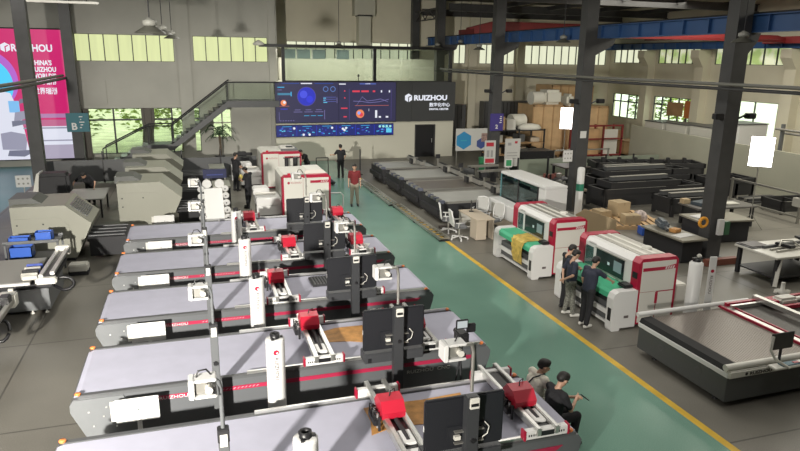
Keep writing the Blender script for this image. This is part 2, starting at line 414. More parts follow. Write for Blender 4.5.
hcol((15.42, 15.8, 0), 'dark steel column nearest the camera on the right', 2, .7)
hcol((14.9, 22.7, 0), 'dark steel column behind the glass-fronted cabinet, second from the right', 2)
hcol((14.9, 30.6, 0), 'dark steel column carrying the purple hanging sign', 2)
hcol((14.9, 38.75, 0), 'thin-looking far steel column at the right corner of the screen building', 1)
hcol((14.9, 45.5-2, 0), 'farthest steel column, rising behind the roof of the screen building')
hcol((-6.6, 31.9, 0), 'dark steel column in front of the pink screen, left edge')
hcol((-5.88, 38.3, 0), 'dark steel column at the right edge of the pink screen')
# roof beams
for i, y in enumerate((30.6, 38.1, 43.0)):
    struct('trim_%d' % (4+i), MB().box(15.2, XR, y-.13, y+.13, 8.82, 8.86, steel).box(15.2, XR, y-.13, y+.13, 9.2, 9.24, steel).box(15.2, XR, y-.02, y+.02, 8.86, 9.2, steel))
mb = MB()
for x in (18.5, 22, 25.5, 29): mb.box(x-.08, x+.08, 30, YB, 9.06, 9.3, steel)
for k in range(5):
    y = 39.0+k*.85; mb.bar((14.9, y, 8.45 if k % 2 else 9.0), (14.9, y+.85, 9.0 if k % 2 else 8.45), .05, .05, steel)
mb.box(14.85, 14.95, 39, 43.3, 8.4, 8.46, steel).box(14.85, 14.95, 39, 43.3, 9.0, 9.08, steel)
struct('trim_7', mb)

# crane runways and girders
def runway(x, y0, y1, z0, z1, label, step=1.15):
    t = thing('crane_runway_beam', label, 'crane beam', (x, y0, z0))
    h = z1-z0; mb = MB().box(-.15, .15, 0, y1-y0, 0, .03, cranb).box(-.15, .15, 0, y1-y0, h-.03, h, cranb).box(-.03, .03, 0, y1-y0, .03, h-.03, cranb)
    k = 0
    while k*step < y1-y0: mb.box(-.14, .14, k*step, k*step+.03, .03, h-.03, cranb); k += 1
    obj('girder', mb, t); obj('rail', MB().box(-.04, .04, 0, y1-y0, h, h+.06, blackm), t)
runway(15.87, 7, 43.5, 6.87, 7.38, 'blue crane runway beam along the row of right-hand columns')
runway(30.2, 7, 43.5, 6.8, 7.2, 'far blue crane runway beam above the right wall windows')
def girder(y, x0, x1, z, h, label, tap):
    t = thing('crane_girder', label, 'crane girder', (x0, y, z)); L_ = x1-x0
    obj('box_girder', MB().prism([(0, h-.25), (tap, 0), (L_-tap, 0), (L_, h-.25), (L_, h), (0, h)] if False else [(0, 0), (L_, 0), (L_, h*.5), (L_-tap, h), (tap, h), (0, h*.5)], 'xz', -.25, .25, cranr), t)
    obj('end_truck', MB().box(-.1, .25, -1.2, 1.2, -.05, .3, cranr), t)
    obj('end_truck', MB().box(L_-.25, L_+.1, -1.2, 1.2, -.05, .3, cranr), t)
    return t
girder(37.5, 16.2, 30.1, 7.45, .8, 'red overhead crane girder, the farther one above the blue beam', 1.6)
t = girder(27.5, 17.4, 30.0, 7.08, .34, 'red overhead crane girder, the nearer one below the blue beam', .8)
obj('cross_rail', MB().box(0, 11.4, -.9, -.7, .1, .25, cranr), t)

# service pipes
def pipe(x, y0, y1, z, label, r=.05):
    t = thing('service_pipe', label, 'pipe', (x, y0, z))
    for dx, dz in ((0, 0), (.12, -.13)): obj('pipe_run', MB().tube([(dx, 0, dz), (dx, (y1-y0)*.5, dz-.02), (dx, y1-y0, dz)], r, M('pipe_grey', (.16, .16, .14), .5) if dx == 0 else steel, 8), t)
    obj('hanger', MB().box(-.06, .2, 1, 1.06, -.2, .08, steel), t)
pipe(14.55, 6, 37.6, 5.42, 'grey service pipes running past the right-hand columns')
pipe(-6.25, 18, 38.0, 4.9, 'grey service pipes crossing the pink screen at the left', .07)

# high-bay lamps
def highbay(loc, label):
    t = thing('high_bay_lamp', label, 'lamp', loc, 0, 'hanging high-bay lamps')
    obj('lamp_shade', MB().lathe((0, 0, 0), [(.30, 0), (.29, .02), (.11, .13), (.1, .14)], lampg, 20, False), t)
    obj('lamp_housing', MB().lathe((0, 0, 0), [(.1, .14), (.14, .16), (.14, .24), (.1, .26), (.03, .30)], M('lamp_housing_grey', (.3, .3, .27), .5), 14), t)
    obj('suspension', MB().cyl((0, 0, .28), (0, 0, ZC-loc[2]), .014, blackm, 6), t)
    return t
L0 = highbay((-.69, 14.4, 6.42), 'grey high-bay lamp hanging at upper left, the largest and nearest')
for x, y, z, lb in ((-.72, 22.5, 6.62, 'grey high-bay lamp hanging just behind the largest one, middle of the row of three'), (-.55, 27.5, 6.62, 'grey high-bay lamp farthest in the left row of three'),
                  (8.15, 37, 6.6, 'small high-bay lamp hanging in front of the glass room over the screens'), (14.2, 37.3, 6.62, 'small high-bay lamp in front of the far column'), (15.2, 36.2, 6.8, 'small high-bay lamp between the far column and the next'),
                  (13.6, 30, 6.45, 'high-bay lamp hanging beside the column with the purple sign'), (14.6, 24.0, 6.72, 'high-bay lamp hanging left of the second column from the right'),
                  (14.45, 14.6, 6.55, 'high-bay lamp hanging in front of the nearest right column')):
    dup(L0, (x, y, z), lb)

# ------------------------------------------------------------------ building with the screens
YS = 38.1
hd = [(13.2, 14.45, 0, 1.98)]
wall_y('wall_screen_building', YS, 4.6, 15.7, 0, 3.9, hd, wall_b, .2)
struct('wall_screen_building_side', MB().box(15.5, 15.7, YS+.2, YB, 0, 4.6, wall_b))
struct('wall_screen_building_beam', MB().box(4.6, 15.7, YS, YS+.2, 3.9, 4.6, steel).box(4.75, 15.5, YS+.2, YB, 4.45, 4.6, wall_b))
d_ = struct('door_1', MB().box(13.2, 14.45, YS+.12, YS+.16, 0, 1.98, black)); obj('door_frame', MB().box(13.15, 13.22, YS-.02, YS+.12, 0, 2.02, steel).box(14.43, 14.5, YS-.02, YS+.12, 0, 2.02, steel).box(13.15, 14.5, YS-.02, YS+.12, 1.98, 2.04, steel), d_)
obj('door_handle', MB().cyl((14.3, YS+.05, .9), (14.3, YS+.05, 1.15), .02, alu), d_)
# glass room upstairs
g = thing('glass_room', 'dark framed glass-walled room above the wall of screens', 'glass room', (4.2, YS, 4.6))
fr = MB().box(-.35, 11.3, -.35, .4, 1.92, 2.08, black)
obj('roof_edge', fr, g)
for x in (.95, 6.35, 11.2): obj('post', MB().box(x-.09, x+.09, -.05, .15, 0, 1.92, black), g)
obj('sill_rail', MB().box(.9, 11.3, -.05, .1, 0, .08, black), g)
for a, b in ((1.04, 6.26), (6.44, 11.1)): obj('glass_pane', MB().box(a, b, .02, .05, .08, 1.92, tint), g)
obj('inner_partition', MB().box(1.0, 11.2, 2.6, 2.7, 0, 1.35, wall_b).box(1.0, 11.2, 2.6, 2.7, 1.9, 2.0, wall_b), g)
gi = M('dim_inner_glazing', (.13, .17, .17), .3, emit=.5)
for x in (1.25, 2.15, 3.1, 4.6): obj('inner_window', MB().box(x, x+.8, 2.58, 2.62, 1.3, 1.85, gi).box(x-.06, x, 2.56, 2.6, 1.3, 1.85, offwhite), g)
obj('roof', MB().box(.8, 11.3, .3, 2.8, 2.0, 2.08, wall_l), g)
ll = MB().lathe((-.42, -.3, 1.98), [(.02, 0), (.3, .02), (.32, .12), (.1, .26), (.02, .3)], offwhite, 14)
obj('corner_lamp', ll, g, 'round white lamp on the roof corner')
single('ornament', MB().lathe((0, 0, 0), [(.12, 0), (.03, .03), (.03, .55), (.02, .56)], black, 10).box(-.1, .1, -.04, .04, .5, .75, black, b=.03), 'small dark figure-like ornament on the ledge above the screens', 'ornament', (9.55, YS-.02, 4.6)).scale = (.6, .6, .6)

# screens
def e(name, c, s=1.0):
    m = M('screen_'+name, c, .35, emit=s); m.node_tree.nodes['Principled BSDF'].inputs['Base Color'].default_value = (.01, .01, .012, 1); return m
navyS = e('navy', (.030, .028, .075), 1.0); blueS = e('blue', (.03, .05, .62), 1.0); cyanS = e('cyan', (.05, .42, .75)); lilS = e('lilac', (.2, .18, .42)); redS = e('red', (.75, .05, .09)); whS = e('white', (.8, .82, .9)); orS = e('orange', (.85, .25, .1)); deepS = e('deep', (.012, .02, .16)); violS = e('violet', (.09, .07, .26)); ltb = e('lightblue', (.12, .6, .85))
YF = YS-.12
vw = thing('video_wall', 'large wide dark blue screen showing a globe and charts, on the ivory wall', 'screen', (0, YF, 0))
obj('screen_panel', MB().box(4.62, 11.85, 0, .1, 2.28, 4.6, navyS).box(4.6, 11.87, .02, .11, 2.24, 4.62, black), vw)
def disc(mb, x, z, r, mt, y=-.005, n=28, rin=0):
    vs = [(x+r*math.cos(2*PI*k/n), y, z+r*math.sin(2*PI*k/n)) for k in range(n)]
    if rin:
        vs += [(x+rin*math.cos(2*PI*k/n), y, z+rin*math.sin(2*PI*k/n)) for k in range(n)]
        mb.add(vs, [(k, (k+1) % n, n+(k+1) % n, n+k) for k in range(n)], mt)
    else: mb.add(vs, [list(range(n))], mt)
def rc(mb, x0, x1, z0, z1, mt, y=-.006): mb.add([(x0, y, z0), (x1, y, z0), (x1, y, z1), (x0, y, z1)], [(0, 1, 2, 3)], mt)
gm = MB()
disc(gm, 6.42, 3.78, .52, e('globe', (.02, .03, .5))); disc(gm, 6.42, 3.78, .55, violS, -.004, 28, .5)
disc(gm, 6.25, 3.9, .22, e('globe2', (.06, .08, .75)), -.007); disc(gm, 6.6, 3.62, .2, e('globe3', (.03, .04, .68)), -.007)
disc(gm, 5.08, 3.42, .17, orS); disc(gm, 5.13, 3.45, .08, whS, -.008)
for x in (7.55, 7.98): disc(gm, x, 4.2, .16, e('ring', (.1, .2, .5)), -.006, 24, .12)
rc(gm, 4.75, 5.15, 4.28, 4.33, cyanS); rc(gm, 4.75, 5.5, 3.86, 3.98, e('tealbar', (.05, .22, .36))); rc(gm, 5.5, 5.56, 3.8, 4.05, cyanS)
rc(gm, 4.75, 5.0, 4.14, 4.17, lilS); rc(gm, 4.75, 5.4, 3.22, 3.25, e('dorg', (.45, .12, .1))); rc(gm, 4.9, 5.3, 3.05, 3.09, blueS)
rc(gm, 6.1, 6.75, 4.49, 4.55, whS); rc(gm, 5.0, 6.0, 4.5, 4.54, e('hb', (.02, .06, .3))); rc(gm, 6.9, 8.0, 4.5, 4.54, e('hb', (.02, .06, .3)))
for i in range(3):
    rc(gm, 5.65+i*.62, 6.15+i*.62, 2.88, 2.91, lilS); rc(gm, 5.72+i*.62, 6.05+i*.62, 3.0, 3.03, lilS); rc(gm, 6.25+i*.4, 6.55+i*.4, 2.66, 2.69, cyanS)
for z in (3.72, 3.6, 3.47): rc(gm, 7.4, 8.15, z, z+.03, e('dim', (.1, .12, .4))); rc(gm, 7.4, 7.4+random.uniform(.1, .3), z-.06, z-.02, ltb)
rc(gm, 7.45, 7.48, 2.45, 3.0, lilS); rc(gm, 8.2, 8.23, 3.4, 3.72, lilS); rc(gm, 4.8, 4.82, 2.4, 2.9, lilS)
for i in range(6): rc(gm, 4.85+i*.15, 4.92+i*.15, 2.38, 2.42, lilS)
rc(gm, 8.3, 8.33, 2.28, 4.6, e('divider', (.008, .008, .03)))
rc(gm, 8.35, 8.75, 4.46, 4.52, whS); rc(gm, 9.6, 10.6, 4.47, 4.54, e('hb2', (.08, .12, .4))); rc(gm, 9.95, 10.25, 4.49, 4.53, whS)
for x0, x1 in ((9.15, 9.6), (9.7, 10.15), (10.4, 10.55)): rc(gm, x0, x1, 4.02, 4.12, redS)
for x in (10.9, 11.4): rc(gm, x, x+.08, 4.0, 4.13, whS)
for z in (4.05, 3.65): rc(gm, 8.65, 8.72, z, z+.08, redS)
rc(gm, 8.45, 8.85, 3.05, 3.12, redS); rc(gm, 8.6, 8.8, 2.55, 2.62, redS)
for x in (8.95, 11.55): rc(gm, x, x+.02, 2.4, 4.2, violS)
ln = [(9.4, 3.25), (9.75, 3.75), (10.05, 3.5), (10.5, 3.55), (10.9, 3.62), (11.35, 3.45)]
ln2 = [(9.2, 3.5), (9.7, 3.48), (10.2, 3.4), (10.8, 3.45), (11.4, 3.6)]
for q in (ln, ln2):
    for a, b in zip(q, q[1:]): gm.add([(a[0], -.007, a[1]-.015), (b[0], -.007, b[1]-.015), (b[0], -.007, b[1]+.015), (a[0], -.007, a[1]+.015)], [(0, 1, 2, 3)], lilS)
rc(gm, 9.3, 11.4, 3.22, 3.25, e('dorg', (.45, .12, .1)))
disc(gm, 9.62, 2.75, .25, orS); disc(gm, 9.55, 2.8, .1, e('lb', (.3, .4, .9)), -.009); disc(gm, 9.68, 2.7, .12, redS, -.008)
rc(gm, 10.55, 10.68, 2.5, 2.95, whS); rc(gm, 10.78, 10.92, 2.5, 2.6, whS); rc(gm, 11.22, 11.38, 2.5, 2.6, whS); rc(gm, 10.15, 10.17, 2.9, 3.05, whS)
obj('screen_graphics', gm, vw)
sw = thing('strip_display', 'narrow blue strip display of small dashboards below the large screen', 'screen', (0, YF, 0))
obj('screen_panel', MB().box(4.62, 11.7, 0, .1, 1.47, 2.12, deepS).box(4.6, 11.72, .02, .11, 1.44, 2.15, black), sw)
gm = MB(); rn = random.Random(3)
for k in range(6):
    x0 = 4.66+k*1.175
    rc(gm, x0+.3, x0+.85, 2.04, 2.07, cyanS); rc(gm, x0+1.13, x0+1.15, 1.5, 2.1, blueS)
    for j in range(14):
        a = x0+rn.uniform(.05, .95); z = rn.uniform(1.53, 1.95); wd = rn.uniform(.04, .16)
        rc(gm, a, a+wd, z, z+rn.uniform(.02, .07), rn.choice([blueS, cyanS, cyanS, e('mb', (.05, .1, .5)), e('mb', (.05, .1, .5)), ltb]))
for x, z in ((5.65, 1.95), (6.2, 1.57), (6.55, 1.57), (7.9, 1.95), (8.55, 1.88), (8.65, 1.8), (8.75, 1.92)): disc(gm, x, z, .07, whS, -.008)
for i in range(4): disc(gm, 10.85+i*.22, 1.98, .075, e('mint', (.35, .75, .7)), -.008)
rc(gm, 11.25, 11.6, 1.6, 1.86, ltb)
obj('screen_graphics', gm, sw)
# signboard
sb = thing('signboard', 'dark grey board with white RUIZHOU lettering right of the large screen', 'sign', (11.88, YF, 2.25))
grb = M('signboard_grey', (.05, .053, .056), .5)
obj('board', MB().box(0, 1.0, 0, .1, 0, 2.38, grb).box(1.01, 3.85, 0, .1, 0, 2.38, grb), sb)
def logo_disc(mb, cx, cz, r, mt, bgm, y):
    n = 6; mb.add([(cx+r*math.cos(PI/6+2*PI*k/n), y, cz+r*math.sin(PI/6+2*PI*k/n)) for k in range(n)], [list(range(n))], mt)
    mb.add([(cx-.1*r, y-.004, cz-1.0*r), (cx+.12*r, y-.004, cz-1.0*r), (cx+.12*r, y-.004, cz+.05*r), (cx+.65*r, y-.004, cz+.35*r), (cx+.5*r, y-.004, cz+.5*r), (cx-.1*r, y-.004, cz+.2*r)], [(0, 1, 2, 3, 4, 5)], bgm)
lm = MB(); logo_disc(lm, .78, 1.42, .26, whS, grb, -.01); obj('emblem', lm, sb)
lettering('RUIZHOU', .42, whS, (1.12, -.005, 1.28), parent=sb, bold=.018, sx=1.17)
lettering('数字化中心', .26, whS, (2.14, -.005, .9), parent=sb, bold=.006, sx=1.05)
lettering('DIGITAL CENTER', .15, whS, (2.14, -.005, .68), parent=sb, bold=.006, sx=1.1)

# pink LED screen at left
ld = thing('led_screen', 'huge bright pink and white advertising screen at the left edge', 'screen', (-13.6, 39.05, .45))
pk = e('pink', (.60, .014, .15), 1.0); wS = e('palewhite', (.72, .74, .85), 1.0); cyS = e('bluecircle', (.07, .62, .95))
obj('screen_panel', MB().box(0, 7.62, 0, .15, 0, 6.75, pk).box(-.05, 7.69, .02, .3, -.06, 6.82, blackm), ld)
gm = MB()
disc(gm, 3.45, 4.15, 1.6, e('mauve', (.45, .12, .6)), -.004, 48); disc(gm, 3.35, 3.95, 1.45, cyS, -.008, 48)
gm.add([(0, -.012, .0), (5.2, -.012, 0), (5.2, -.012, .15), (5.1, -.012, 1.0), (4.95, -.012, 2.4), (4.6, -.012, 3.5), (3.2, -.012, 3.9), (0, -.012, 3.5)], [tuple(range(8))], wS)
rc(gm, 5.2, 7.45, 0, .75, e('greyfloor', (.40, .36, .47)), -.014); rc(gm, 5.2, 7.45, .75, 1.75, wS, -.014)
rc(gm, 5.0, 7.45, 1.62, 1.7, e('grey1', (.3, .3, .4)), -.018); rc(gm, 5.6, 7.45, .95, 1.02, e('grey1', (.3, .3, .4)), -.018)
rc(gm, 5.0, 7.45, 1.75, 2.1, e('magl', (.5, .12, .25)), -.016); rc(gm, 5.75, 7.3, 2.2, 2.42, e('mauve2', (.42, .2, .4)), -.016)
gr1 = e('grey1', (.3, .3, .4)); gr2 = e('grey2', (.16, .17, .24)); lb2 = e('skyb', (.2, .5, .85))
rc(gm, 4.45, 4.95, 2.5, 3.1, lb2, -.016)
gm.prism([(3.9, .55), (5.0, .5), (5.1, 1.0), (5.05, 1.35), (4.4, 1.5), (3.9, 1.4)], 'xz', -.02, -.016, gr1)
gm.prism([(4.1, .2), (4.9, .15), (5.3, .35), (5.2, .5), (4.2, .5)], 'xz', -.022, -.018, gr2)
gm.prism([(4.6, 2.0), (5.5, 2.25), (5.55, 2.65), (4.7, 2.5)], 'xz', -.02, -.016, gr1); gm.prism([(4.5, 1.75), (5.2, 1.9), (5.2, 2.1), (4.5, 2.05)], 'xz', -.024, -.02, gr2)
gm.prism([(4.95, 2.95), (5.6, 3.1), (5.6, 3.25), (5.0, 3.2)], 'xz', -.02, -.016, gr2)
obj('screen_graphics', gm, ld)
lm = MB(); logo_disc(lm, 4.65, 5.82, .25, whS, pk, -.02); obj('emblem', lm, ld)
lettering('RUIZHOU', .5, whS, (4.9, -.02, 5.64), parent=ld, bold=.015, sx=.87)
for i, s_ in enumerate(["CHINA'S", 'RUIZHOU', "WORLD'S"]): lettering(s_, .34, whS, (5.72, -.02, 4.95-i*.34), parent=ld, bold=.013, sx=.78)
for i, s_ in enumerate(['中国瑞洲', '世界瑞洲']): lettering(s_, .36, whS, (5.72, -.02, 3.98-i*.5), parent=ld, bold=.008, sx=.78)

# staircase
st = thing('staircase', 'dark steel staircase with glass balustrade against the left back wall', 'staircase', (0, 37.2, 0))
nodes = [(-4.6, .15), (-2.3, 1.3), (-1.1, 1.3), (1.95, 3.6), (4.75, 3.6)]
for y in (0, 1.3):
    mb = MB(); th = .36
    for (a, b) in zip(nodes, nodes[1:]): mb.prism([(a[0], a[1]-th), (b[0], b[1]-th), (b[0], b[1]), (a[0], a[1])], 'xz', y, y+.06, darkgrey)
    obj('stringer', mb, st)
for (a, b, n) in ((nodes[0], nodes[1], 6), (nodes[2], nodes[3], 12)):
    mb = MB()
    for k in range(n):
        x = a[0]+(b[0]-a[0])*(k+.5)/n; z = a[1]+(b[1]-a[1])*(k+1)/n; mb.box(x-.16, x+.16, .06, 1.3, z-.07, z-.03, midgrey).box(x-.16, x-.14, .06, 1.3, z-.2, z-.03, darkgrey)
    obj('treads', mb, st)
obj('landing', MB().box(-2.3, -1.1, .06, 1.3, 1.22, 1.28, darkgrey), st); obj('landing', MB().box(1.95, 4.75, .06, 1.3, 3.5, 3.58, darkgrey), st)
for y in (.03, 1.33):
    hn = [(x, y, z+1.0) for x, z in nodes]
    if y < .5: obj('handrail', MB().tube(hn, .035, blackm, 8), st)
    else: obj('handrail', MB().tube(hn[:4]+[(2.1, y, 4.7)], .035, blackm, 8), st)
    mb = MB()
    for a, b in zip(nodes, nodes[1:]): mb.add([(a[0], y, a[1]), (b[0], y, b[1]), (b[0], y, b[1]+.95), (a[0], y, a[1]+.95)], [(0, 1, 2, 3)], clear)
    obj('glass_balustrade', mb, st)
    for (x, z) in nodes[:4]: obj('baluster', MB().box(x-.025, x+.025, y-.02, y+.02, z-.1, z+1.0, blackm), st)
# curtain and posts by the window
mb = MB(); rs = []
for z in (3.1, 2.4, 1.7, 1.2, .5): rs.append([V(-2.35+.28*math.cos(a)*(1.1 if z > 2 else .7)+.04*math.cos(5*a), YL-.3+.1*math.sin(a)+.03*math.sin(7*a), z) for a in [2*PI*k/40 for k in range(40)]])
mb.rings(rs, M('grey_curtain', (.13, .12, .105), .8)); single('curtain', mb, 'gathered grey curtain hanging in front of the window behind the stairs', 'curtain')
mb = MB(); rs = []
for z in (3.1, 2.0, 1.0, .3): rs.append([V(-5.55+.2*math.cos(a), YL-.4+.08*math.sin(a)+.03*math.sin(7*a), z) for a in [2*PI*k/30 for k in range(30)]])
mb.rings(rs, MATS['grey_curtain']); single('curtain', mb, 'narrow grey curtain hanging beside the column at the pink screen', 'curtain')

# hanging signs on columns
hs = thing('hanging_sign', 'teal square sign with white B on the second left column', 'sign', (-6.05, 31.0, 2.4)); hs.location = (-5.75, 37.5, 2.03)
tl = M('teal_sign', (.03, .15, .19), .5)
obj('sign_board', MB().box(-.5, .58, 0, .05, 0, .98, tl, b=.01), hs); lettering('B', .5, white, (-.28, -.005, .12), parent=hs, bold=.012)
for i in range(5): obj('sign_text_line', MB().box(.12+.05*(i % 2), .22+.07*(i % 3), -.004, 0, .2+i*.14, .25+i*.14, white), hs)
hs = thing('hanging_sign', 'purple square sign on the middle right-hand column', 'sign', (14.85, 30.3, 2.55))
pu = M('purple_sign', (.055, .04, .22), .5)
obj('sign_board', MB().box(-.32, .42, 0, .05, -.1, .78, pu, b=.01), hs); lettering('2', .28, white, (-.02, -.005, .02), parent=hs, bold=.01)
for i in range(4): obj('sign_text_line', MB().box(.2+.04*(i % 2), .32, -.004, 0, .3+i*.1, .35+i*.1, white), hs)
def note(x, y, z, w, h, label, icons=0):
    t = thing('notice_sheet', label, 'notice', (x, y, z)); obj('sheet', MB().box(0, w, 0, .01, 0, h, white), t)
    if z < 1: obj('leg', MB().box(w/2-.02, w/2+.02, .012, .04, -z, h*.8, alud), t)
    if icons:
        mb = MB()
        for i in range(3):
            for j in range(2): disc(mb, w*(.2+.3*i), h*(.3+.42*j), w*.075, M('grey_ink', (.3, .3, .28), .6), -.003, 12)
        obj('printed_symbols', mb, t)
note(-7.52, 31.5, .3, .6, .52, 'white sheet with six grey symbols beside the leftmost column', 1)
note(13.95, 22.3, 2.1, .42, .45, 'white sheet with six symbols beside the second column from the right', 1)
note(14.75, 22.46, 3.0, .28, .28, 'small white sheet on the second column from the right', 0)

# ------------------------------------------------------------------ the row of cutting machines
def cutter_proto():
    t = thing('cutting_machine', '', 'cutting machine', (-2, 0, 0), 0, 'long grey belt cutting machines in the left row')
    prof = [(.02, .62), (.0, .74), (.06, .83), (6.84, .83), (6.9, .74), (6.88, .6), (6.74, .14), (.2, .14)]
    b = MB().prism(prof, 'xz', 0, 1.8, cutbody)
    obj('body', b, t)
    obj('end_panel', MB().prism([(.0, .62), (.0, .74), (.05, .82), (.75, .82), (.95, .14), (.2, .14)], 'xz', -.02, 0, midgrey), t)
    rv = MB()
    for x, z in ((.25, .6), (.5, .65), (.3, .35), (.62, .3), (.45, .5)): rv.box(x-.012, x+.012, -.028, -.018, z-.012, z+.012, alu)
    obj('rivets', rv, t)
    obj('base_plinth', MB().box(.35, 6.6, .1, 1.7, 0, .14, black), t)
    bl = [(.03, .76), (.06, .845), (.14, .87), (6.76, .87), (6.84, .845), (6.87, .76)]
    obj('belt', MB().prism(bl, 'xz', .09, 1.71, belt), t)
    for y0, y1 in ((-.01, .09), (1.71, 1.81)): obj('edge_trim', MB().box(.12, 6.8, y0, y1, .83, .885, darkgrey, b=.01), t)
    for y in (.04, 1.76): obj('linear_rail', MB().box(2.6, 6.7, y-.022, y+.022, .885, .93, alu), t)
    for x in (.12, 6.72):
        for y in (.04, 1.76): obj('stop_button', MB().lathe((x, y, .885), [(.04, 0), (.04, .015), (.05, .018), (.04, .035), (.01, .04)], orange, 12), t)
    s = MB().prism([(.82, .64), (.8, .71), (6.6, .71), (6.5, .64)], 'xz', -.012, 0, pink); obj('stripe', s, t)
    lettering('RUIZHOU', .075, white, (1.25, -.015, .645), parent=t, sx=1.3, ext=.001)
    hsh = MB()
    for k in range(14): hsh.prism([(1.95+k*.06, .665), (1.97+k*.06, .665), (2.0+k*.06, .69), (1.98+k*.06, .69)], 'xz', -.016, -.012, M('faded_pink', (.5, .3, .32), .5))
    obj('hatching', hsh, t)
    lettering('RUIZHOU  CNC', .09, offwhite, (5.3, -.015, .5), parent=t, sx=1.25, ext=.001)
    for x in (1.4, 3.0, 5.0, 6.2): obj('caster', MB().cyl((x, .12, .07), (x, .17, .07), .07, black, 12), t)
    return t
def gantry(parent, x, hy):
    """moving bridge over the bed: x local, hy head position along Y"""
    g_ = MB().box(x-.17, x-.10, -.1, 1.9, .98, 1.10, alu, b=.01).box(x+.10, x+.17, -.1, 1.9, .98, 1.10, alu, b=.01).box(x-.10, x+.10, -.08, 1.88, .97, 1.04, black)
    o_ = obj('gantry_bridge', g_, parent)
    for y in (-.02, 1.74):
        mb = MB().box(x-.32, x+.32, y-.05, y+.05, .93, 1.06, white, b=.01); b_ = obj('gantry_bracket', mb, o_)
        obj('bracket_cap', MB().box(x-.345, x-.315, y-.06, y+.06, .92, 1.075, crim, b=.008), b_)
        obj('bracket_cap', MB().box(x+.315, x+.345, y-.06, y+.06, .92, 1.075, crim, b=.008), b_)
    sl = MB()
    for k in range(16): sl.box(x-.28+k*.035, x-.262+k*.035, -.074, -.07, .98, 1.01, black)
    obj('bracket_scale', sl, o_)
    ch = MB().tube([(x, .2, 1.06), (x, hy*.5, 1.07), (x, hy-.2, 1.06)], .035, blackm, 6); obj('cable_chain', ch, o_)
    hd = MB()
    n = [(hy-.2, 1.08), (hy+.17, 1.08), (hy+.22, 1.2), (hy+.1, 1.33), (hy-.1, 1.31), (hy-.22, 1.18)]
    hd.prism(n, 'yz', x-.2, x+.13, red)
    h_ = obj('cutting_head', hd, o_)
    tl_ = MB()
    rn = random.Random(int(x*100))
    for k in range(5):
        yy = hy-.2+k*.09; tl_.cyl((x-.24, yy, .92), (x-.24, yy, 1.14), .02, alu if k % 2 else black, 8)
    tl_.box(x-.31, x-.21, hy-.17, hy+.15, .98, 1.08, black, b=.01)
    for k in range(3): tl_.tube([(x-.22, hy-.1+k*.1, 1.14), (x-.3, hy-.1+k*.1, 1.2), (x-.29, hy-.05+k*.1, 1.03)], .012, black, 6)
    obj('tool_cluster', tl_, h_)
    obj('cable_loop', MB().tube([(x-.05, hy, 1.3), (x-.02, hy+.04, 1.38), (x+.05, hy+.08, 1.39), (x+.08, hy+.14, 1.26)], .008, black, 6), h_)
    obj('tool_tray', MB().box(x-.09, x+.09, .12, .45, 1.04, 1.08, white, b=.01), o_)
F = [7.0, 10.03, 13.05, 16.05, 19.1]
gs = [[(4.42, .95), (6.3, .7)], [(3.85, 1.28), (5.7, .75)], [(3.58, 1.0), (5.4, .9)], [(4.25, .8), (6.0, .6)], [(3.5, .9), (6.2, .9)]]
labs = ['long cutting machine nearest the camera, at the bottom edge of the picture', 'long cutting machine second from the camera, with crimson stripe and tan hide',
        'long cutting machine third from the camera, middle of the left row', 'long cutting machine fourth from the camera, two white scraps on its right end', 'long cutting machine fifth and farthest in the left row']
P0 = cutter_proto()
for i in range(5):
    m_ = P0 if i == 0 else copy_tree(P0)
    m_.location = (-2.08, F[i], 0); m_.scale = (1.032, 1, 1); m_['label'] = labs[i]
    m_['_i'] = i
P_all = [o for o in C.objects if o.get('_i') is not None]
for m_ in P_all:
    i = m_['_i']; del m_['_i']
    for x, hy in gs[i]: gantry(m_, x, hy)

order = ['nearest', 'second', 'third', 'fourth', 'fifth']
def projector(parent, z, tube, dx=0):
    """tubular arm with a white projector box, top at z"""
    obj('arm_tube', MB().tube([(0, 0, z-.65), (0, 0, z-.12), (-.02, 0, z-.03), (-.04, -.02, z), (-.08-dx, -.02, z)], .024, tube, 8), parent)
    b = MB(); x0, x1, x2 = -.33-dx, -.27-dx, -.04-dx
    b.box(x0, x1, -.1, .1, z-.17, z+.05, white, b=.01).box(x1, x2, -.1, .1, z+.02, z+.05, white, b=.01).box(x1, x2, .06, .1, z-.15, z+.03, white).box(x1, x2, -.1, .1, z-.17, z-.14, white, b=.01)
    b = obj('projector_box', b, parent)
    obj('projector_core', MB().box(-.26-dx, -.14-dx, -.06, .05, z-.13, z+.01, alud, b=.01).cyl((-.12-dx, -.12, z-.07), (-.12-dx, .02, z-.07), .04, offwhite, 12).box(-.09-dx, -.05-dx, -.09, -.02, z-.13, z-.08, black), b)
    obj('cable', MB().tube([(-.25, 0, z+.04), (-.22, 0, z+.12), (-.14, .02, z+.12), (-.02, .03, z-.05), (.03, .03, z-.4)], .011, black, 6), b)
def stand_left(i):
    t = thing('projector_stand', order[i]+' slim grey post with a white projector box, left file of the row', 'projector stand', (.11, F[i]-.34, 0), 0, 'projector posts on the left file')
    obj('post', MB().box(-.06, .06, -.05, .05, .02, 1.98, M('post_grey', (.1, .105, .11), .45), b=.008), t)
    obj('foot_plate', MB().box(-.16, .16, -.16, .16, 0, .03, blackm), t)
    obj('clamp', MB().box(-.065, .065, -.07, .06, 1.84, 2.0, blackm, b=.01).box(-.04, .04, -.075, -.068, 1.8, 1.95, offwhite), t)
    obj('knob', MB().cyl((0, -.085, 1.35), (0, -.05, 1.35), .035, black, 10), t)
    projector(t, 2.60, midgrey)
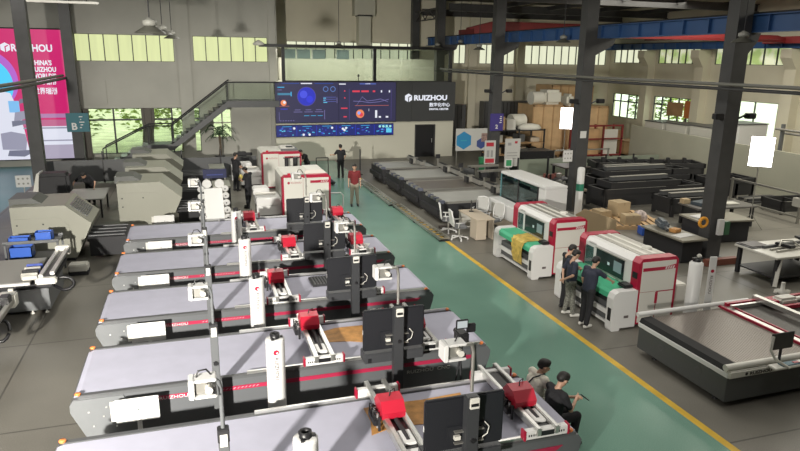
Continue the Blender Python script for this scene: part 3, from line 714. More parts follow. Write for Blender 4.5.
def stand_right(i):
    t = thing('operator_console', order[i]+' dark monitor seen from behind on a tall black post with a white projector', 'console', (3.08, F[i]-.42, 0), 0, 'operator consoles of the cutting machines')
    obj('post', MB().box(-.085, .085, -.09, .05, .02, 1.98, M('post_charcoal', (.04, .042, .046), .4), b=.01), t)
    obj('foot_plate', MB().box(-.3, .3, -.25, .25, 0, .04, blackm, b=.01), t)
    obj('clamp', MB().box(-.06, .07, -.115, -.05, 1.84, 1.98, offwhite, b=.01).box(-.05, .05, -.12, -.112, 1.88, 1.92, black), t)
    obj('knob', MB().cyl((0, -.12, 1.4), (0, -.085, 1.4), .03, black, 10), t)
    projector(t, 2.68, alud, .09)
    mon = obj('monitor', MB().box(-.58, .5, .07, .14, 1.2, 1.93, panelblk, b=.02).box(-.3, .26, .055, .08, 1.26, 1.55, panelblk, b=.02), t)
    obj('monitor_screen', MB().box(-.55, .47, .14, .145, 1.24, 1.9, M('screen_off', (.02, .022, .03), .15)), mon)
    obj('mount_arm', MB().box(-.2, .2, .0, .05, 1.31, 1.325, alud).box(-.2, .2, .0, .05, 1.47, 1.485, alud), mon)
    obj('port_cover', MB().box(-.2, -.12, .0, .05, 1.37, 1.42, offwhite), mon)
    obj('side_label', MB().box(-.582, -.578, .09, .12, 1.5, 1.58, white), mon)
    obj('cable', MB().tube([(.22, .04, 1.55), (.28, .03, 1.48), (.26, .03, 1.38), (.2, .03, 1.35), (.17, .04, 1.3)], .008, offwhite, 6), mon)
    k = obj('keyboard_drawer', MB().box(-.56, .5, .06, .36, .97, 1.15, M('drawer_charcoal', (.045, .047, .052), .45), b=.015), t)
    obj('drawer_slot', MB().box(-.5, -.44, .056, .06, .99, 1.07, black), k)
def extractor(i):
    t = thing('dust_extractor', order[i]+' tall white RUIZHOU cylinder with dark cap between the machines', 'extractor', (1.03, F[i]-(.45 if i else .3), 0), 0, 'white RUIZHOU cylinders between the machines')
    obj('casing', MB().lathe((0, 0, 0), [(.15, .05), (.15, 1.64), (.145, 1.68), (.1, 1.69)], white, 28), t)
    obj('base_ring', MB().lathe((0, 0, 0), [(.17, 0), (.17, .05), (.15, .06)], blackm, 24), t)
    obj('cap', MB().lathe((0, 0, 0), [(.075, 1.68), (.075, 1.77), (.055, 1.77), (.05, 1.70)], black, 20), t)
    for a in (0, 2.1, 4.2): obj('cap_clip', MB().box(.1*math.cos(a)-.02, .1*math.cos(a)+.02, .1*math.sin(a)-.02, .1*math.sin(a)+.02, 1.68, 1.72, black), t)
    em = MB(); disc(em, -.005, 1.5, .045, crim, -.1535, 14); disc(em, .012, 1.49, .018, white, -.155, 10); obj('emblem', em, t)
    lettering('RUIZHOU', .08, M('grey_lettering', (.12, .1, .1), .5), (-.03, -.156, 1.42), parent=t, rot=(PI/2, PI/2, 0), sx=1.1, ext=.003)
def board(i, y=None):
    lb = (order+['sixth and farthest'])[i]+' blank white panel on a short white post near the machines\' left ends'
    t = thing('panel_stand', lb, 'panel', (-1.07, (F[i]-.32) if y is None else y, 0), 0, 'blank white panels on posts')
    obj('panel', MB().box(-.33, .3, -.02, .01, .51, .9, white, b=.006).box(-.4, -.3, .012, .03, .54, .87, offwhite), t)
    obj('post', MB().cyl((0, 0, .02), (0, 0, .54), .035, white, 12), t); obj('foot', MB().lathe((0, 0, 0), [(.14, 0), (.14, .02), (.04, .03)], offwhite, 16), t)
    obj('pin', MB().box(-.01, .01, -.026, -.02, .7, .72, black), t)
for i in range(5):
    stand_left(i); stand_right(i); extractor(i)
    if i: board(i)
board(5, 21.95)

# hides and scraps on the beds
def sheet(name, pts, z, mt, label, cat, group=None):
    mb = MB(); n = len(pts); mb.prism(pts, 'xy', z, z+.006, mt)
    return single(name, mb, label, cat, group=group)
def blob(cx, cy, rx, ry, rot, seed, n=26, amp=.12):
    rn = random.Random(seed); out = []
    ph = [rn.uniform(0, 6) for _ in range(4)]
    for k in range(n):
        a = 2*PI*k/n; r = 1+amp*(math.sin(2*a+ph[0])+.6*math.sin(3*a+ph[1])+.5*math.sin(5*a+ph[2]))
        x, y = rx*r*math.cos(a), ry*r*math.sin(a); out.append((cx+x*math.cos(rot)-y*math.sin(rot), cy+x*math.sin(rot)+y*math.cos(rot)))
    return out
sheet('leather_hide', [(2.19, 8.47), (2.54, 8.5), (3.1, 8.46), (3.78, 8.5), (3.74, 8.3), (3.4, 8.02), (2.98, 7.8), (2.5, 7.86), (2.12, 7.74), (2.2, 8.1)], .874, leather, 'tan leather hide under the bridge of the nearest machine', 'hide', 'leather hides')
sheet('leather_hide', [(2.1, 11.4), (2.4, 11.52), (2.95, 11.51), (2.9, 11.1), (2.78, 10.75), (2.55, 10.85), (2.07, 10.94)], .874, leather, 'tan leather hide on the second machine bed', 'hide', 'leather hides')
sheet('paper_scrap', [(4.2, 17.0), (4.5, 16.85), (4.62, 17.1), (4.35, 17.25)], .874, white, 'white paper scrap at the right end of the fourth machine, nearer one', 'paper')
sheet('paper_scrap', [(4.25, 17.5), (4.5, 17.4), (4.6, 17.5), (4.3, 17.62)], .874, white, 'white paper scrap at the right end of the fourth machine, farther one', 'paper')
mb = MB().box(-.65, .65, -.3, .3, 0, .05, blackm, b=.01)
for k in range(18): mb.box(-.6+k*.07, -.57+k*.07, -.28, .28, .05, .065, darkgrey)
single('black_mat', mb, 'black ribbed mat lying on the third machine bed', 'mat', (3.05, 14.25, .872), .02)

# video camera on a tripod
t = thing('video_camera', 'black video camera with lit flip screen on a tripod behind the nearest projector', 'camera', (4.12, 9.32, 0))
for a in (.5, 2.6, 4.7): obj('tripod_leg', MB().tube([(0, 0, 1.1), (.14*math.cos(a), .14*math.sin(a), .02)], .016, blackm, 6), t)
obj('centre_column', MB().cyl((0, 0, .9), (0, 0, 1.35), .02, black), t)
obj('camera_body', MB().box(-.09, .1, -.12, .12, 1.36, 1.54, black, b=.02).cyl((.0, .1, 1.46), (.0, .24, 1.46), .05, black, 14).box(.1, .26, -.02, .04, 1.5, 1.66, black, b=.015), t)
obj('flip_screen', MB().box(-.14, .08, -.1, -.07, 1.62, 1.79, black, b=.01).box(-.12, .06, -.105, -.1, 1.645, 1.765, e('camscreen', (.65, .7, .7), .8)), t)
obj('pan_handle', MB().tube([(0, -.05, 1.3), (-.05, -.2, 1.2)], .012, black), t)

# ------------------------------------------------------------------ red and white enclosed machines
def laser(loc, label, rz=0, people=0):
    """local: front (operator side) faces -X, near end at y=0; 2.45 long, body x .6..1.75, belt table x 0...6"""
    t = thing('enclosed_laser_machine', label, 'laser machine', loc, rz, 'red and white enclosed machines')
    L_ = 2.42
    obj('housing', MB().prism([(.62, .95), (.62, 1.55), (.70, 1.66), (1.55, 1.66), (1.6, 1.6), (1.6, .95)], 'xz', .25, L_-.25, white).box(.62, 1.6, .25, L_-.25, .1, .95, offwhite), t)
    for y0, y1 in ((0, .26), (L_-.26, L_)):
        near = y0 == 0
        s = obj('end_frame', MB().prism([(.6, .1), (.6, 1.57), (.68, 1.68), (1.6, 1.68), (1.67, 1.6), (1.67, .1)], 'xz', y0, y1, crim), t)
        yy = y0-.012 if near else y1
        obj('end_panel', MB().box(.68, 1.6, yy, yy+.012, .88, 1.6, offwhite, b=.004).box(.68, 1.13, yy, yy+.012, .14, .87, offwhite, b=.004).box(1.15, 1.6, yy, yy+.012, .14, .85, offwhite, b=.004), s)
        yq = y0-.018 if near else y1+.012
        st_ = MB().prism([(.70, 1.38), (1.24, 1.38), (1.59, 1.40), (1.59, 1.50), (1.3, 1.46), (.70, 1.46)], 'xz', yq, yq+.006, crim)
        for k in range(4): st_.prism([(1.3+k*.065, 1.40), (1.33+k*.065, 1.40), (1.36+k*.065, 1.47), (1.33+k*.065, 1.47)], 'xz', yq-.004, yq, white)
        obj('end_stripe', st_, s)
        obj('latch', MB().box(1.1, 1.17, yq, yq+.01, .58, .86, crim), s)
    obj('top_vents', MB().box(.85, 1.5, .3, L_-.3, 1.66, 1.675, alud).box(.95, 1.05, .3, L_-.3, 1.675, 1.685, offwhite).box(1.2, 1.3, .3, L_-.3, 1.675, 1.685, offwhite).lathe((1.35, .75, 1.68), [(.12, 0), (.12, .04), (.02, .05)], offwhite, 16), t)
    w_ = obj('viewing_window', MB().box(.595, .62, .55, 1.65, 1.0, 1.48, M('window_black', (.012, .02, .022), .12)), t)
    scr = MB().box(.59, .596, .62, .92, 1.12, 1.38, M('screen_ui', (.16, .22, .23), .3, emit=.25)).box(.588, .592, 1.08, 1.16, 1.2, 1.27, M('ui_white', (.4, .5, .5), .3, emit=.4)); obj('window_display', scr, w_)
    obj('window_edge', MB().box(.59, .62, .5, 1.7, .97, 1.0, alud).box(.59, .62, .5, 1.7, 1.48, 1.5, alud), w_)
    obj('side_window', MB().box(.612, .62, L_-.62, L_-.3, .95, 1.45, teal_g), t)
    lettering('RUIZHOU', .07, M('grey_lettering', (.12, .1, .1), .5), (.612, 2.0, 1.53), '-x', t, ext=.001)
    tb = MB()
    for y0, y1 in ((-.02, .2), (L_-.2, L_+.02)): 
        c = obj('table_end', MB().prism([(.0, .0), (-.03, .05), (-.03, .78), (.02, .9), (.12, .95), (.62, .95), (.62, .06), (.22, .06), (.2, 0)], 'xz', y0, y1, white), t)
        obj('end_badge', MB().box(.3, .42, (y0 if y0 < 1 else y1)-.006, (y0 if y0 < 1 else y1)+.006, .3, .36, M('grey_lettering', (.12, .1, .1), .5)), c)
    obj('belt', MB().prism([(.04, .72), (.04, .84), (.1, .92), (.72, .93), (.72, .72)], 'xz', .2, L_-.2, greenbelt), t)
    obj('lower_beam', MB().box(.05, .12, .2, L_-.2, .3, .42, white, b=.01).box(.1, .6, .2, L_-.2, .06, .12, white), t)
    obj('collection_tray', MB().box(.14, .6, .2, L_-.2, .12, .55, darkgrey), t)
    obj('side_slot', MB().box(-.036, -.03, .02, .14, .25, .55, black), t)
    obj('control_pod', MB().box(.35, .6, .12, .42, .95, 1.03, black, b=.03), t)
    obj('rear_unit', MB().box(1.67, 2.15, .15, L_-.3, .1, .9, offwhite, b=.03), t)
    obj('key_panel', MB().box(.585, .6, .04, .2, 1.2, 1.34, black), t)
    return t
A = laser((8.84, 11.58, 0), 'red and white enclosed laser machine nearest the camera, two people at its green belt')
dup(A, (8.84, 15.28, 0), 'red and white enclosed laser machine second from the camera, gold fabric over its green belt')
mb = MB()
prof = [(.16, .93), (.05, .86), (-.0, .72), (-.02, .45), (.02, .25)]
for (a, b) in zip(prof, prof[1:]):
    pass
rs = [[V(8.84+x+.02, y, z+.012), V(8.84+x+.03, y, z+.02)] for x, z in prof for y in (0,)]
cl = MB()
nx = [(.72, .937), (.3, .937), (.12, .937), (.02, .88), (-.02, .75), (-.03, .5), (.0, .25)]
for k, (p, q) in enumerate(zip(nx, nx[1:])):
    wob = .02*math.sin(k*2)
    cl.add([(8.84+p[0], 15.88+wob, p[1]), (8.84+q[0], 15.9, q[1]), (8.84+q[0], 16.65-.05*k, q[1]), (8.84+p[0], 16.78-.05*k, p[1]),
            (8.84+p[0]-.01, 15.88+wob, p[1]+.01), (8.84+q[0]-.01, 15.9, q[1]+.01), (8.84+q[0]-.01, 16.65-.05*k, q[1]+.01), (8.84+p[0]-.01, 16.78-.05*k, p[1]+.01)],
           [(0, 1, 2, 3), (4, 7, 6, 5), (0, 4, 5, 1), (3, 2, 6, 7), (0, 3, 7, 4), (1, 5, 6, 2)], goldfab)
single('draped_fabric', cl, 'gold fabric draped over the green belt of the second laser machine', 'fabric')
# the two of the same kind behind the left row
def laser_rear(loc, label, far):
    t = thing('enclosed_laser_machine', label, 'laser machine', loc, 0, 'red and white enclosed machines')
    W = 1.78
    obj('housing', MB().prism([(0, .1), (0, 1.62), (.1, 1.7), (W-.1, 1.7), (W, 1.62), (W, .1)], 'xz', .25, 2.3, offwhite), t)
    s = obj('end_frame', MB().prism([(-.03, .08), (-.03, 1.64), (.08, 1.73), (W-.08, 1.73), (W+.03, 1.64), (W+.03, .08)], 'xz', 0, .25, crim), t)
    obj('end_panel', MB().box(.045, W*.425, -.01, 0, .12, 1.65, offwhite, b=.004).box(W*.43, W-.045, -.01, 0, .14, 1.62, offwhite, b=.004), s)
    st_ = MB().box(W*.58, W-.05, -.016, -.01, 1.42, 1.52, crim)
    for k in range(4): st_.prism([(W*.8+k*.07, 1.44), (W*.8+.03+k*.07, 1.44), (W*.8+.06+k*.07, 1.50), (W*.8+.03+k*.07, 1.50)], 'xz', -.02, -.016, white)
    obj('end_stripe', st_, s)
    em = MB(); disc(em, .22, 1.45, .05, crim, -.014, 12); obj('emblem', em, s); lettering('RUIZHOU', .09, MATS['crimson_enamel'], (.3, -.012, 1.42), parent=s, ext=.001)
    obj('roof_hood', MB().prism([(W*.45, 1.7), (W*.55, 1.86), (W*.88, 1.86), (W*.98, 1.7)], 'xz', .4, 1.5, offwhite), t)
    obj('signal_lamp', MB().box(.2, .3, .05, .12, 1.73, 1.8, red), t)
    obj('feed_table', MB().box(-.95, -.03, .3, 1.5, .55, .85, white, b=.03).box(-.95, -.03, .3, .45, .2, .55, white).box(-.9, -.1, .5, 1.4, .05, .5, blackm), t)
    obj('feed_unit', MB().box(-1.0, -.4, .9, 1.6, .85, 1.12, white, b=.04).cyl((-.95, .7, .95), (-.2, .7, .95), .06, alud), t)
    obj('side_rail', MB().tube([(W+.05, .2, .95), (W+.45, .2, .95), (W+.55, .2, .85), (W+.55, .2, .1)], .025, white), t)
    return t
laser_rear((3.05, 23.75, 0), 'red-trimmed white enclosed machine behind the left row, nearer of the two', 0)
B2 = laser_rear((2.95, 30.0, 0), 'red-trimmed white enclosed machine behind the left row, farther of the two', 1)
obj('roof_equipment', MB().box(.9, 1.7, .3, 1.3, 1.73, 1.83, midgrey, b=.03).box(1.2, 1.5, .5, .8, 1.83, 1.9, blackm), B2)
obj('exhibit_tools', MB().box(.9, 1.7, -.5, -.45, 1.5, 1.53, blackm).cyl((1.05, -.48, 1.5), (1.05, -.48, .9), .09, blackm, 10).cyl((1.45, -.48, 1.53), (1.45, -.48, .9), .11, blackm, 10), B2, 'black tool heads on a bar')
# white machine with rolls
t = thing('roll_feeder', 'white sloping feeder with round white discs along both sides, behind the left row', 'feeder', (.1, 22.0, -.0))
obj('sloping_panel', MB().prism([(0, .5), (0, .56), (1.35, 1.46), (1.6, 1.4), (1.6, .5)], 'yz', .14, .76, white), t)
obj('base', MB().box(.1, .8, .1, 1.5, 0, .55, blackm), t)
for sx in (.04, .86):
    for k in range(5): obj('side_disc', MB().cyl((sx, .16+k*.3, .66+k*.19), (sx, .2+k*.3, .68+k*.19), .12, white, 20).cyl((sx, .15+k*.3, .66+k*.19), (sx, .16+k*.3, .66+k*.19), .025, blackm, 8), t)
for x in (.25, .68): obj('top_disc', MB().cyl((x, 1.5, 1.58), (x, 1.56, 1.6), .16, white, 20), t)

# ------------------------------------------------------------------ glass cabinet, desk, chairs
t = thing('glass_cabinet_machine', 'long white machine with teal glass front behind the red machines', 'machine', (11.0, 18.5, 0))
obj('roof_panel', MB().box(0, .85, 0, 3.3, 1.85, 1.95, white, b=.02), t)
obj('end_box', MB().box(.02, .85, 0, .5, 0, 1.85, white, b=.02), t)
obj('back_panel', MB().box(.75, .83, .5, 3.25, .05, 1.85, offwhite), t)
obj('base', MB().box(.02, .8, .5, 3.25, 0, .85, darkgrey), t)
for y0, y1 in ((.5, 1.86), (1.9, 3.25)): obj('glass_door', MB().box(0, .02, y0, y1, .6, 1.83, teal_g), t)
for y0, m_ in ((1.84, black), (.46, black), (3.2, M('teal_edge', (.1, .25, .27), .4))): obj('door_post', MB().box(-.01, .04, y0, y0+.07, .6, 1.85, m_), t)
obj('head_display', MB().box(.0, .03, 1.0, 1.9, 1.62, 1.76, black).box(.0, .03, 2.3, 3.0, 1.62, 1.76, black), t)
lh = MB()
for k in range(7): lh.lathe((.35, 1.0+k*.1, .86), [(.02, 0), (.06, .05+.03*(k % 3)), (.05, .22+.05*(k % 2)), (.01, .28)], M('green_parts', (.05, .35, .12), .5), 8)
obj('green_tooling', lh, t)
t = thing('feeder_box', 'low white and beige box with a picture panel in front of the glass cabinet', 'box', (10.46, 18.75, 0))
obj('case', MB().box(0, .5, 0, 2.9, .45, 1.0, white, b=.03).box(.01, .5, .01, 2.89, .08, .45, beigec), t)
obj('picture_panel', MB().box(-.01, 0, 1.5, 2.6, .5, .88, M('grey_picture', (.3, .3, .27), .5, noise=.4, nscale=6)), t)
obj('feet', MB().box(.05, .45, .1, .2, 0, .08, black).box(.05, .45, 2.7, 2.8, 0, .08, black), t)

def chair(loc, rz, label):
    t = thing('office_chair', label, 'chair', loc, rz, 'white office chairs')
    b = MB()
    for k in range(5):
        a = 2*PI*k/5; b.bar((0, 0, .12), (.3*math.cos(a), .3*math.sin(a), .07), .04, .035, white); b.lathe((.3*math.cos(a), .3*math.sin(a), 0), [(.03, 0), (.035, .03), (.02, .06)], white, 8)
    obj('star_base', b, t); obj('gas_lift', MB().cyl((0, 0, .1), (0, 0, .42), .03, alud), t)
    obj('seat', MB().box(-.24, .24, -.24, .24, .42, .49, M('grey_seat_fabric', (.14, .145, .15), .8), b=.03), t)
    bk = obj('backrest', MB().tube([(-.22, -.25, .52), (-.24, -.3, .8), (-.2, -.34, 1.02), (0, -.36, 1.05), (.2, -.34, 1.02), (.24, -.3, .8), (.22, -.25, .52), (0, -.24, .5), (-.22, -.25, .52)], .025, white, 8), t)
    obj('mesh_back', MB().box(-.2, .2, -.31, -.295, .54, 1.02, M('pale_mesh', (.5, .5, .48), .8)), bk)
    for sx in (-1, 1): obj('armrest', MB().tube([(sx*.24, -.1, .46), (sx*.3, -.1, .62), (sx*.3, .12, .64), (sx*.3, -.2, .64)], .018, white, 6), t)
    return t
c0 = chair((8.5, 20.75, 0), -1.9, 'white mesh office chair nearest the aisle, left of its pair')
dup(c0, (8.5, 19.75, 0), 'white mesh office chair beside the beige desk, right of its pair', -1.7)
dup(c0, (9.95, 21.3, 0), 'white and black office chair behind the desk, the farther one', 2.3)
dup(c0, (10.02, 20.25, 0), 'white and black office chair behind the desk, close to the low white box', 2.0)
t = thing('desk', 'beige desk with side cabinet beside the white office chairs', 'desk', (8.95, 19.35, 0), 0)
obj('top', MB().box(0, .7, 0, 1.6, .70, .74, beigec, b=.008), t); obj('side_cabinet', MB().box(.02, .4, .03, .55, .02, .70, beigec, b=.01), t)
obj('side_panel', MB().box(.64, .68, .05, 1.55, 0, .70, beigec), t); obj('back_panel', MB().box(.02, .66, 1.52, 1.56, .1, .70, offwhite), t)
mb = MB().box(-.2, .2, -.015, .015, .1, .38, black, b=.01).box(-.03, .03, -.01, .01, 0, .12, black).box(-.1, .1, -.08, .08, 0, .01, black)
single('monitor', mb, 'black monitor standing on the beige desk', 'monitor', (9.3, 20.6, .74), 1.2)

# ------------------------------------------------------------------ flatbed machines across the aisle, far group
def flatbed(loc, W, D, label, glossy, gx):
    t = thing('flatbed_cutter', label, 'flatbed cutter', loc, 0, 'grey flatbed cutters beyond the aisle')
    obj('body', MB().prism([(.1, .05), (0, .5), (0, .74), (W, .74), (W, .05)], 'xz', 0, D, blackm), t)
    obj('bed', MB().box(.25, W-.25, .1, D-.1, .74, .78, glossy), t)
    obj('edge_rail', MB().box(.2, W-.1, 0, .08, .74, .82, alud, b=.01), t); obj('edge_rail', MB().box(.2, W-.1, D-.08, D, .74, .82, alud, b=.01), t)
    g_ = obj('gantry', MB().box(W-gx-.12, W-gx+.12, -.1, D+.1, .9, 1.08, alud, b=.02).box(W-gx-.05, W-gx+.05, -.05, D+.05, 1.08, 1.12, black), t)
    h = MB().box(W-gx-.22, W-gx+.1, D*.4, D*.4+.3, .85, 1.15, alud, b=.03).box(W-gx-.3, W-gx-.2, D*.4, D*.4+.3, .85, 1.1, black)
    obj('head', h, g_)
    cl_ = MB()
    for k in range(6): cl_.box(.02, .22, .15+k*.3, .3+k*.3, .55+.03*(k % 2), .84, alud if k % 2 else M('blue_grey', (.12, .13, .17), .5), b=.01)
    cl_.box(-.12, .0, .1, D-.1, .3, .5, blackm)
    obj('clamp_row', cl_, t)
    obj('operator_post', MB().box(W-.15, W-.1, .1, .15, .8, 1.3, alud).box(W-.25, W-.02, .08, .12, 1.2, 1.4, blackm), t)
    return t
for y, dd, lb, ml, gx in ((21.9, 2.1, 'grey flatbed cutter nearest in the far group, beside the office chairs', bedgrey, .2), (24.35, 2.1, 'grey flatbed cutter second in the far group, its bed reflecting blue light', bedglossy, .3),
                      (26.9, 2.3, 'grey flatbed cutter third in the far group', bedgrey, .25), (29.8, 2.0, 'grey flatbed cutter farthest, near the dark door', bedgrey, 1.0)):
    flatbed((8.65, y, 0), 3.05, dd, lb, ml, gx)
# long floor rails beside the aisle
def lrail(x, y0, y1, label, ang):
    L_ = y1-y0; mb = MB().box(0, .05, 0, L_, .06, .14, alud).box(.32, .37, 0, L_, .06, .14, alud)
    k = 0
    while k*.35 < L_: mb.box(.05, .32, k*.35, k*.35+.07, .08, .12, alud); k += 1
    for q in (0, L_/2, L_-.1): mb.box(0, .37, q, q+.08, 0, .06, blackm)
    return single('slotted_rail', mb, label, 'rail', (x, y0, 0), ang, 'slotted rails on the floor')
lrail(7.72, 19.6, 25, 'slotted metal rail lying along the aisle edge, nearer half', -.0)
lrail(7.62, 25.2, 31, 'slotted metal rail lying along the aisle edge, farther half', -.0)
mb = MB().box(-.6, .6, -.1, .1, 0, .1, steelbr)
single('steel_offcut', mb, 'short brown steel block on the floor beside the rails', 'steel block', (8.95, 22.0-.6, 0), .3)

# ------------------------------------------------------------------ big cutter at bottom right
t = thing('laser_cutting_bed', 'large dark cutting bed with white rims and RUIZHOU lettering at bottom right', 'cutting machine', (8.74, 8.1, -.0), .012)
W, D = 5.6, 2.4
obj('body', MB().box(0, W, 0, D, .12, .6, M('bed_body_grey', (.075, .08, .08), .4), b=.01), t)
obj('side_rim', MB().box(-.03, .1, -.02, D, .6, .7, white, b=.01), t)
obj('rear_tube', MB().cyl((-.05, D+.02, .86), (2.9, D+.02, .86), .05, white, 14), t)
fe = obj('front_extrusion', MB().box(-.02, W, -.06, .1, .6, .74, offwhite, b=.02).cyl((-.06, .03, .79), (W, .03, .79), .06, offwhite, 14), t)
lettering('RUIZHOU', .085, M('black_lettering', (.02, .02, .02), .5), (.42, -.066, .635), parent=fe, sx=1.35, bold=.002)
lettering('RC 1530', .07, MATS['black_lettering'], (1.02, -.066, .64), parent=fe, sx=1.3)
em = MB(); disc(em, .35, .665, .032, MATS['black_lettering'], -.064, 12); obj('emblem', em, fe)
obj('edge_channel', MB().prism([(-.02, .7), (.02, .79), (.26, .8), (.26, .6), (.1, .6), (.1, .7)], 'xz', .02, D-.02, M('rubber_black', (.012, .012, .013), .8)), t)
obj('inner_frame', MB().box(.26, W-.05, .05, D-.03, .6, .74, blackm), t)
sl = MB().box(.26, 2.05, .12, D-.08, .74, .8, bedglossy)
for k in range(32): sl.box(.28+k*.055, .3+k*.055, .12, D-.08, .8, .806, bedglossy)
obj('slatted_bed', sl, t)
obj('honeycomb_bed', MB().box(2.35, W-.2, .12, D-.08, .74, .81, mesh_dark), t)
obj('red_rail', MB().box(2.05, 2.09, .1, D, .8, .85, crim).box(2.27, 2.31, .1, D, .8, .85, crim), t)
obj('bright_rail', MB().box(2.1, 2.25, .1, D, .78, .83, alu), t)
obj('cross_rail', MB().box(2.2, W, D-.25, D-.18, .82, .9, alu).box(2.2, W, D-.1, D-.02, .82, .9, crim), t)
g_ = obj('gantry', MB().box(3.0, 3.12, -.0, D, .88, .98, alu), t); g_.rotation_euler = (0, 0, 0)
obj('laser_head', MB().box(3.3, 3.8, D-.5, D-.2, .86, 1.02, offwhite, b=.05).box(3.15, 3.32, D-.45, D-.22, .86, .97, crim, b=.02).box(3.5, 4.8, D-.45, D-.33, .9, .98, offwhite, b=.02).box(3.2, 4.8, D-.62, D-.54, .84, .92, crim), g_)
c = obj('control_console', MB().box(.86, 1.38, -.03, .0, 1.02, 1.34, M('console_dark', (.05, .05, .045), .5), b=.01), t)
obj('console_shelf', MB().box(.8, 1.8, -.25, -.06, .74, .78, offwhite, b=.01), c)
obj('keyboard', MB().box(1.0, 1.42, -.22, -.1, .78, .80, M('keys_bluegrey', (.08, .17, .22), .5)).box(1.28, 1.4, -.2, -.14, .795, .81, crim), c)
obj('support_arm', MB().tube([(.87, -.04, 1.3), (.83, -.06, 1.05), (.89, -.12, .9), (1.1, -.26, .76)], .025, offwhite), c)
obj('console_stem', MB().box(1.1, 1.14, -.03, .0, .74, 1.04, black), c)
for x, y in ((.15, .35), (.15, D-.4), (2.8, .3)): obj('leveling_foot', MB().lathe((x, y, 0), [(.06, 0), (.06, .02), (.025, .03), (.025, .14)], black, 12), t)
for y in (.9, 1.9):
    vt = MB()
    for k in range(3): vt.cyl((-.004-.002*k, y-.2, .42), (.01, y-.2, .42), .1-.03*k, [MATS['bed_body_grey'], darkgrey, MATS['bed_body_grey']][k], 18)
    obj('side_fan', vt, t)
obj('side_handle', MB().box(-.02, 0, .3, .42, .6, .63, black).box(-.02, 0, 2.2, 2.32, .6, .63, black), t)
obj('pedestal', MB().box(2.4, 3.2, -.3, -.02, .1, .7, black), t)
t = thing('dust_extractor', 'white RUIZHOU cylinder standing behind the big cutting bed at right', 'extractor', (10.55, 11.1-.02, 0))
obj('casing', MB().lathe((0, 0, 0), [(.15, .05), (.15, 1.66), (.1, 1.7)], white, 28), t); obj('base_ring', MB().lathe((0, 0, 0), [(.18, 0), (.18, .05), (.16, .06)], blackm, 24), t)
obj('motor_cap', MB().lathe((0, 0, 1.68), [(.09, 0), (.09, .08), (.05, .1)], black, 16).box(-.12, .12, -.03, .03, 1.74, 1.79, black).box(.0, .1, -.04, .04, 1.79, 1.86, offwhite, b=.02), t)
t = thing('fascia_panel', 'narrow white panel with vertical RUIZHOU lettering beside the right white cylinder', 'panel', (10.8, 10.85, 0), -.25)
obj('panel', MB().box(-.08, .08, 0, .04, .03, 1.85, white, b=.01), t)
em = MB(); disc(em, 0, 1.52, .04, crim, -.004, 12); obj('emblem', em, t)
lettering('RUIZHOU', .09, MATS['grey_lettering'], (-.035, -.003, 1.42), parent=t, rot=(PI/2, PI/2, 0), sx=1.1)
obj('foot', MB().box(-.2, .2, -.1, .14, 0, .03, offwhite), t)

# ------------------------------------------------------------------ left side machines
def cream_machine(loc, label, vents):
    t = thing('cream_cabinet_machine', label, 'cabinet machine', loc, 0, 'cream six-sided cabinet machines')
    pf = [(0, .1), (0, 1.7), (1.42, 1.7), (2.1, 1.12), (1.78, .45), (1.62, .1)]
    obj('cabinet', MB().prism(pf, 'xz', 0, 1.9, cream), t)
    obj('front_door', MB().prism([(.08, .3), (.08, 1.35), (1.25, 1.35), (1.5, 1.1), (1.5, .3)], 'xz', -.012, 0, cream), t)
    obj('door_studs', MB().box(.12, .16, -.02, -.01, 1.15, 1.19, black).box(.12, .16, -.02, -.01, .85, .89, black).box(.8, .84, -.02, -.01, 1.15, 1.19, black), t)
    obj('roof_hood', MB().prism([(-.1, 1.62), (-.1, 1.86), (.5, 1.86), (.75, 1.7), (.7, 1.62)], 'xz', .45, 1.5, M('hood_grey', (.10, .105, .1), .5)), t)
    obj('plinth', MB().box(.05, 1.55, .05, 1.85, 0, .1, blackm), t)
    if vents:
        nrm = V(.58, 0, .68).normalized(); mb = MB()
        for a, b in ((.25, .85), (.95, 1.55)):
            for k in range(9):
                s_ = .15+k*.075; x = 1.42+.68*s_/.9*.9; z = 1.7-.58*s_/.9*.9
                mb.box(x-.02, x+.03, a+.1, b+.1, z+.0, z+.02, midgrey)
        obj('vent_grille', mb, t)
    fd = MB().box(1.9, 3.1, .2, 1.7, .5, .62, blackm).box(1.95, 3.0, .2, .3, .05, .5, blackm).box(1.95, 3.0, 1.6, 1.7, .05, .5, blackm)
    for k in range(4): fd.cyl((1.9, .3+k*.4, .66), (2.95, .3+k*.4, .66), .03, darkgrey, 8)
    obj('outfeed', fd, t)
    return t
cream_machine((-5.15, 20.5, 0), 'cream six-sided cabinet machine at the left edge with slotted side vents', 1)
cm = cream_machine((-2.62, 23.7, 0), 'cream six-sided cabinet machine behind the left row, nearest of its three', 0)
dup(cm, (-2.62, 27.0, 0), 'cream six-sided cabinet machine behind the left row, middle of its three')
dup(cm, (-2.62, 30.6, 0), 'cream six-sided cabinet machine behind the left row, farthest of its three')
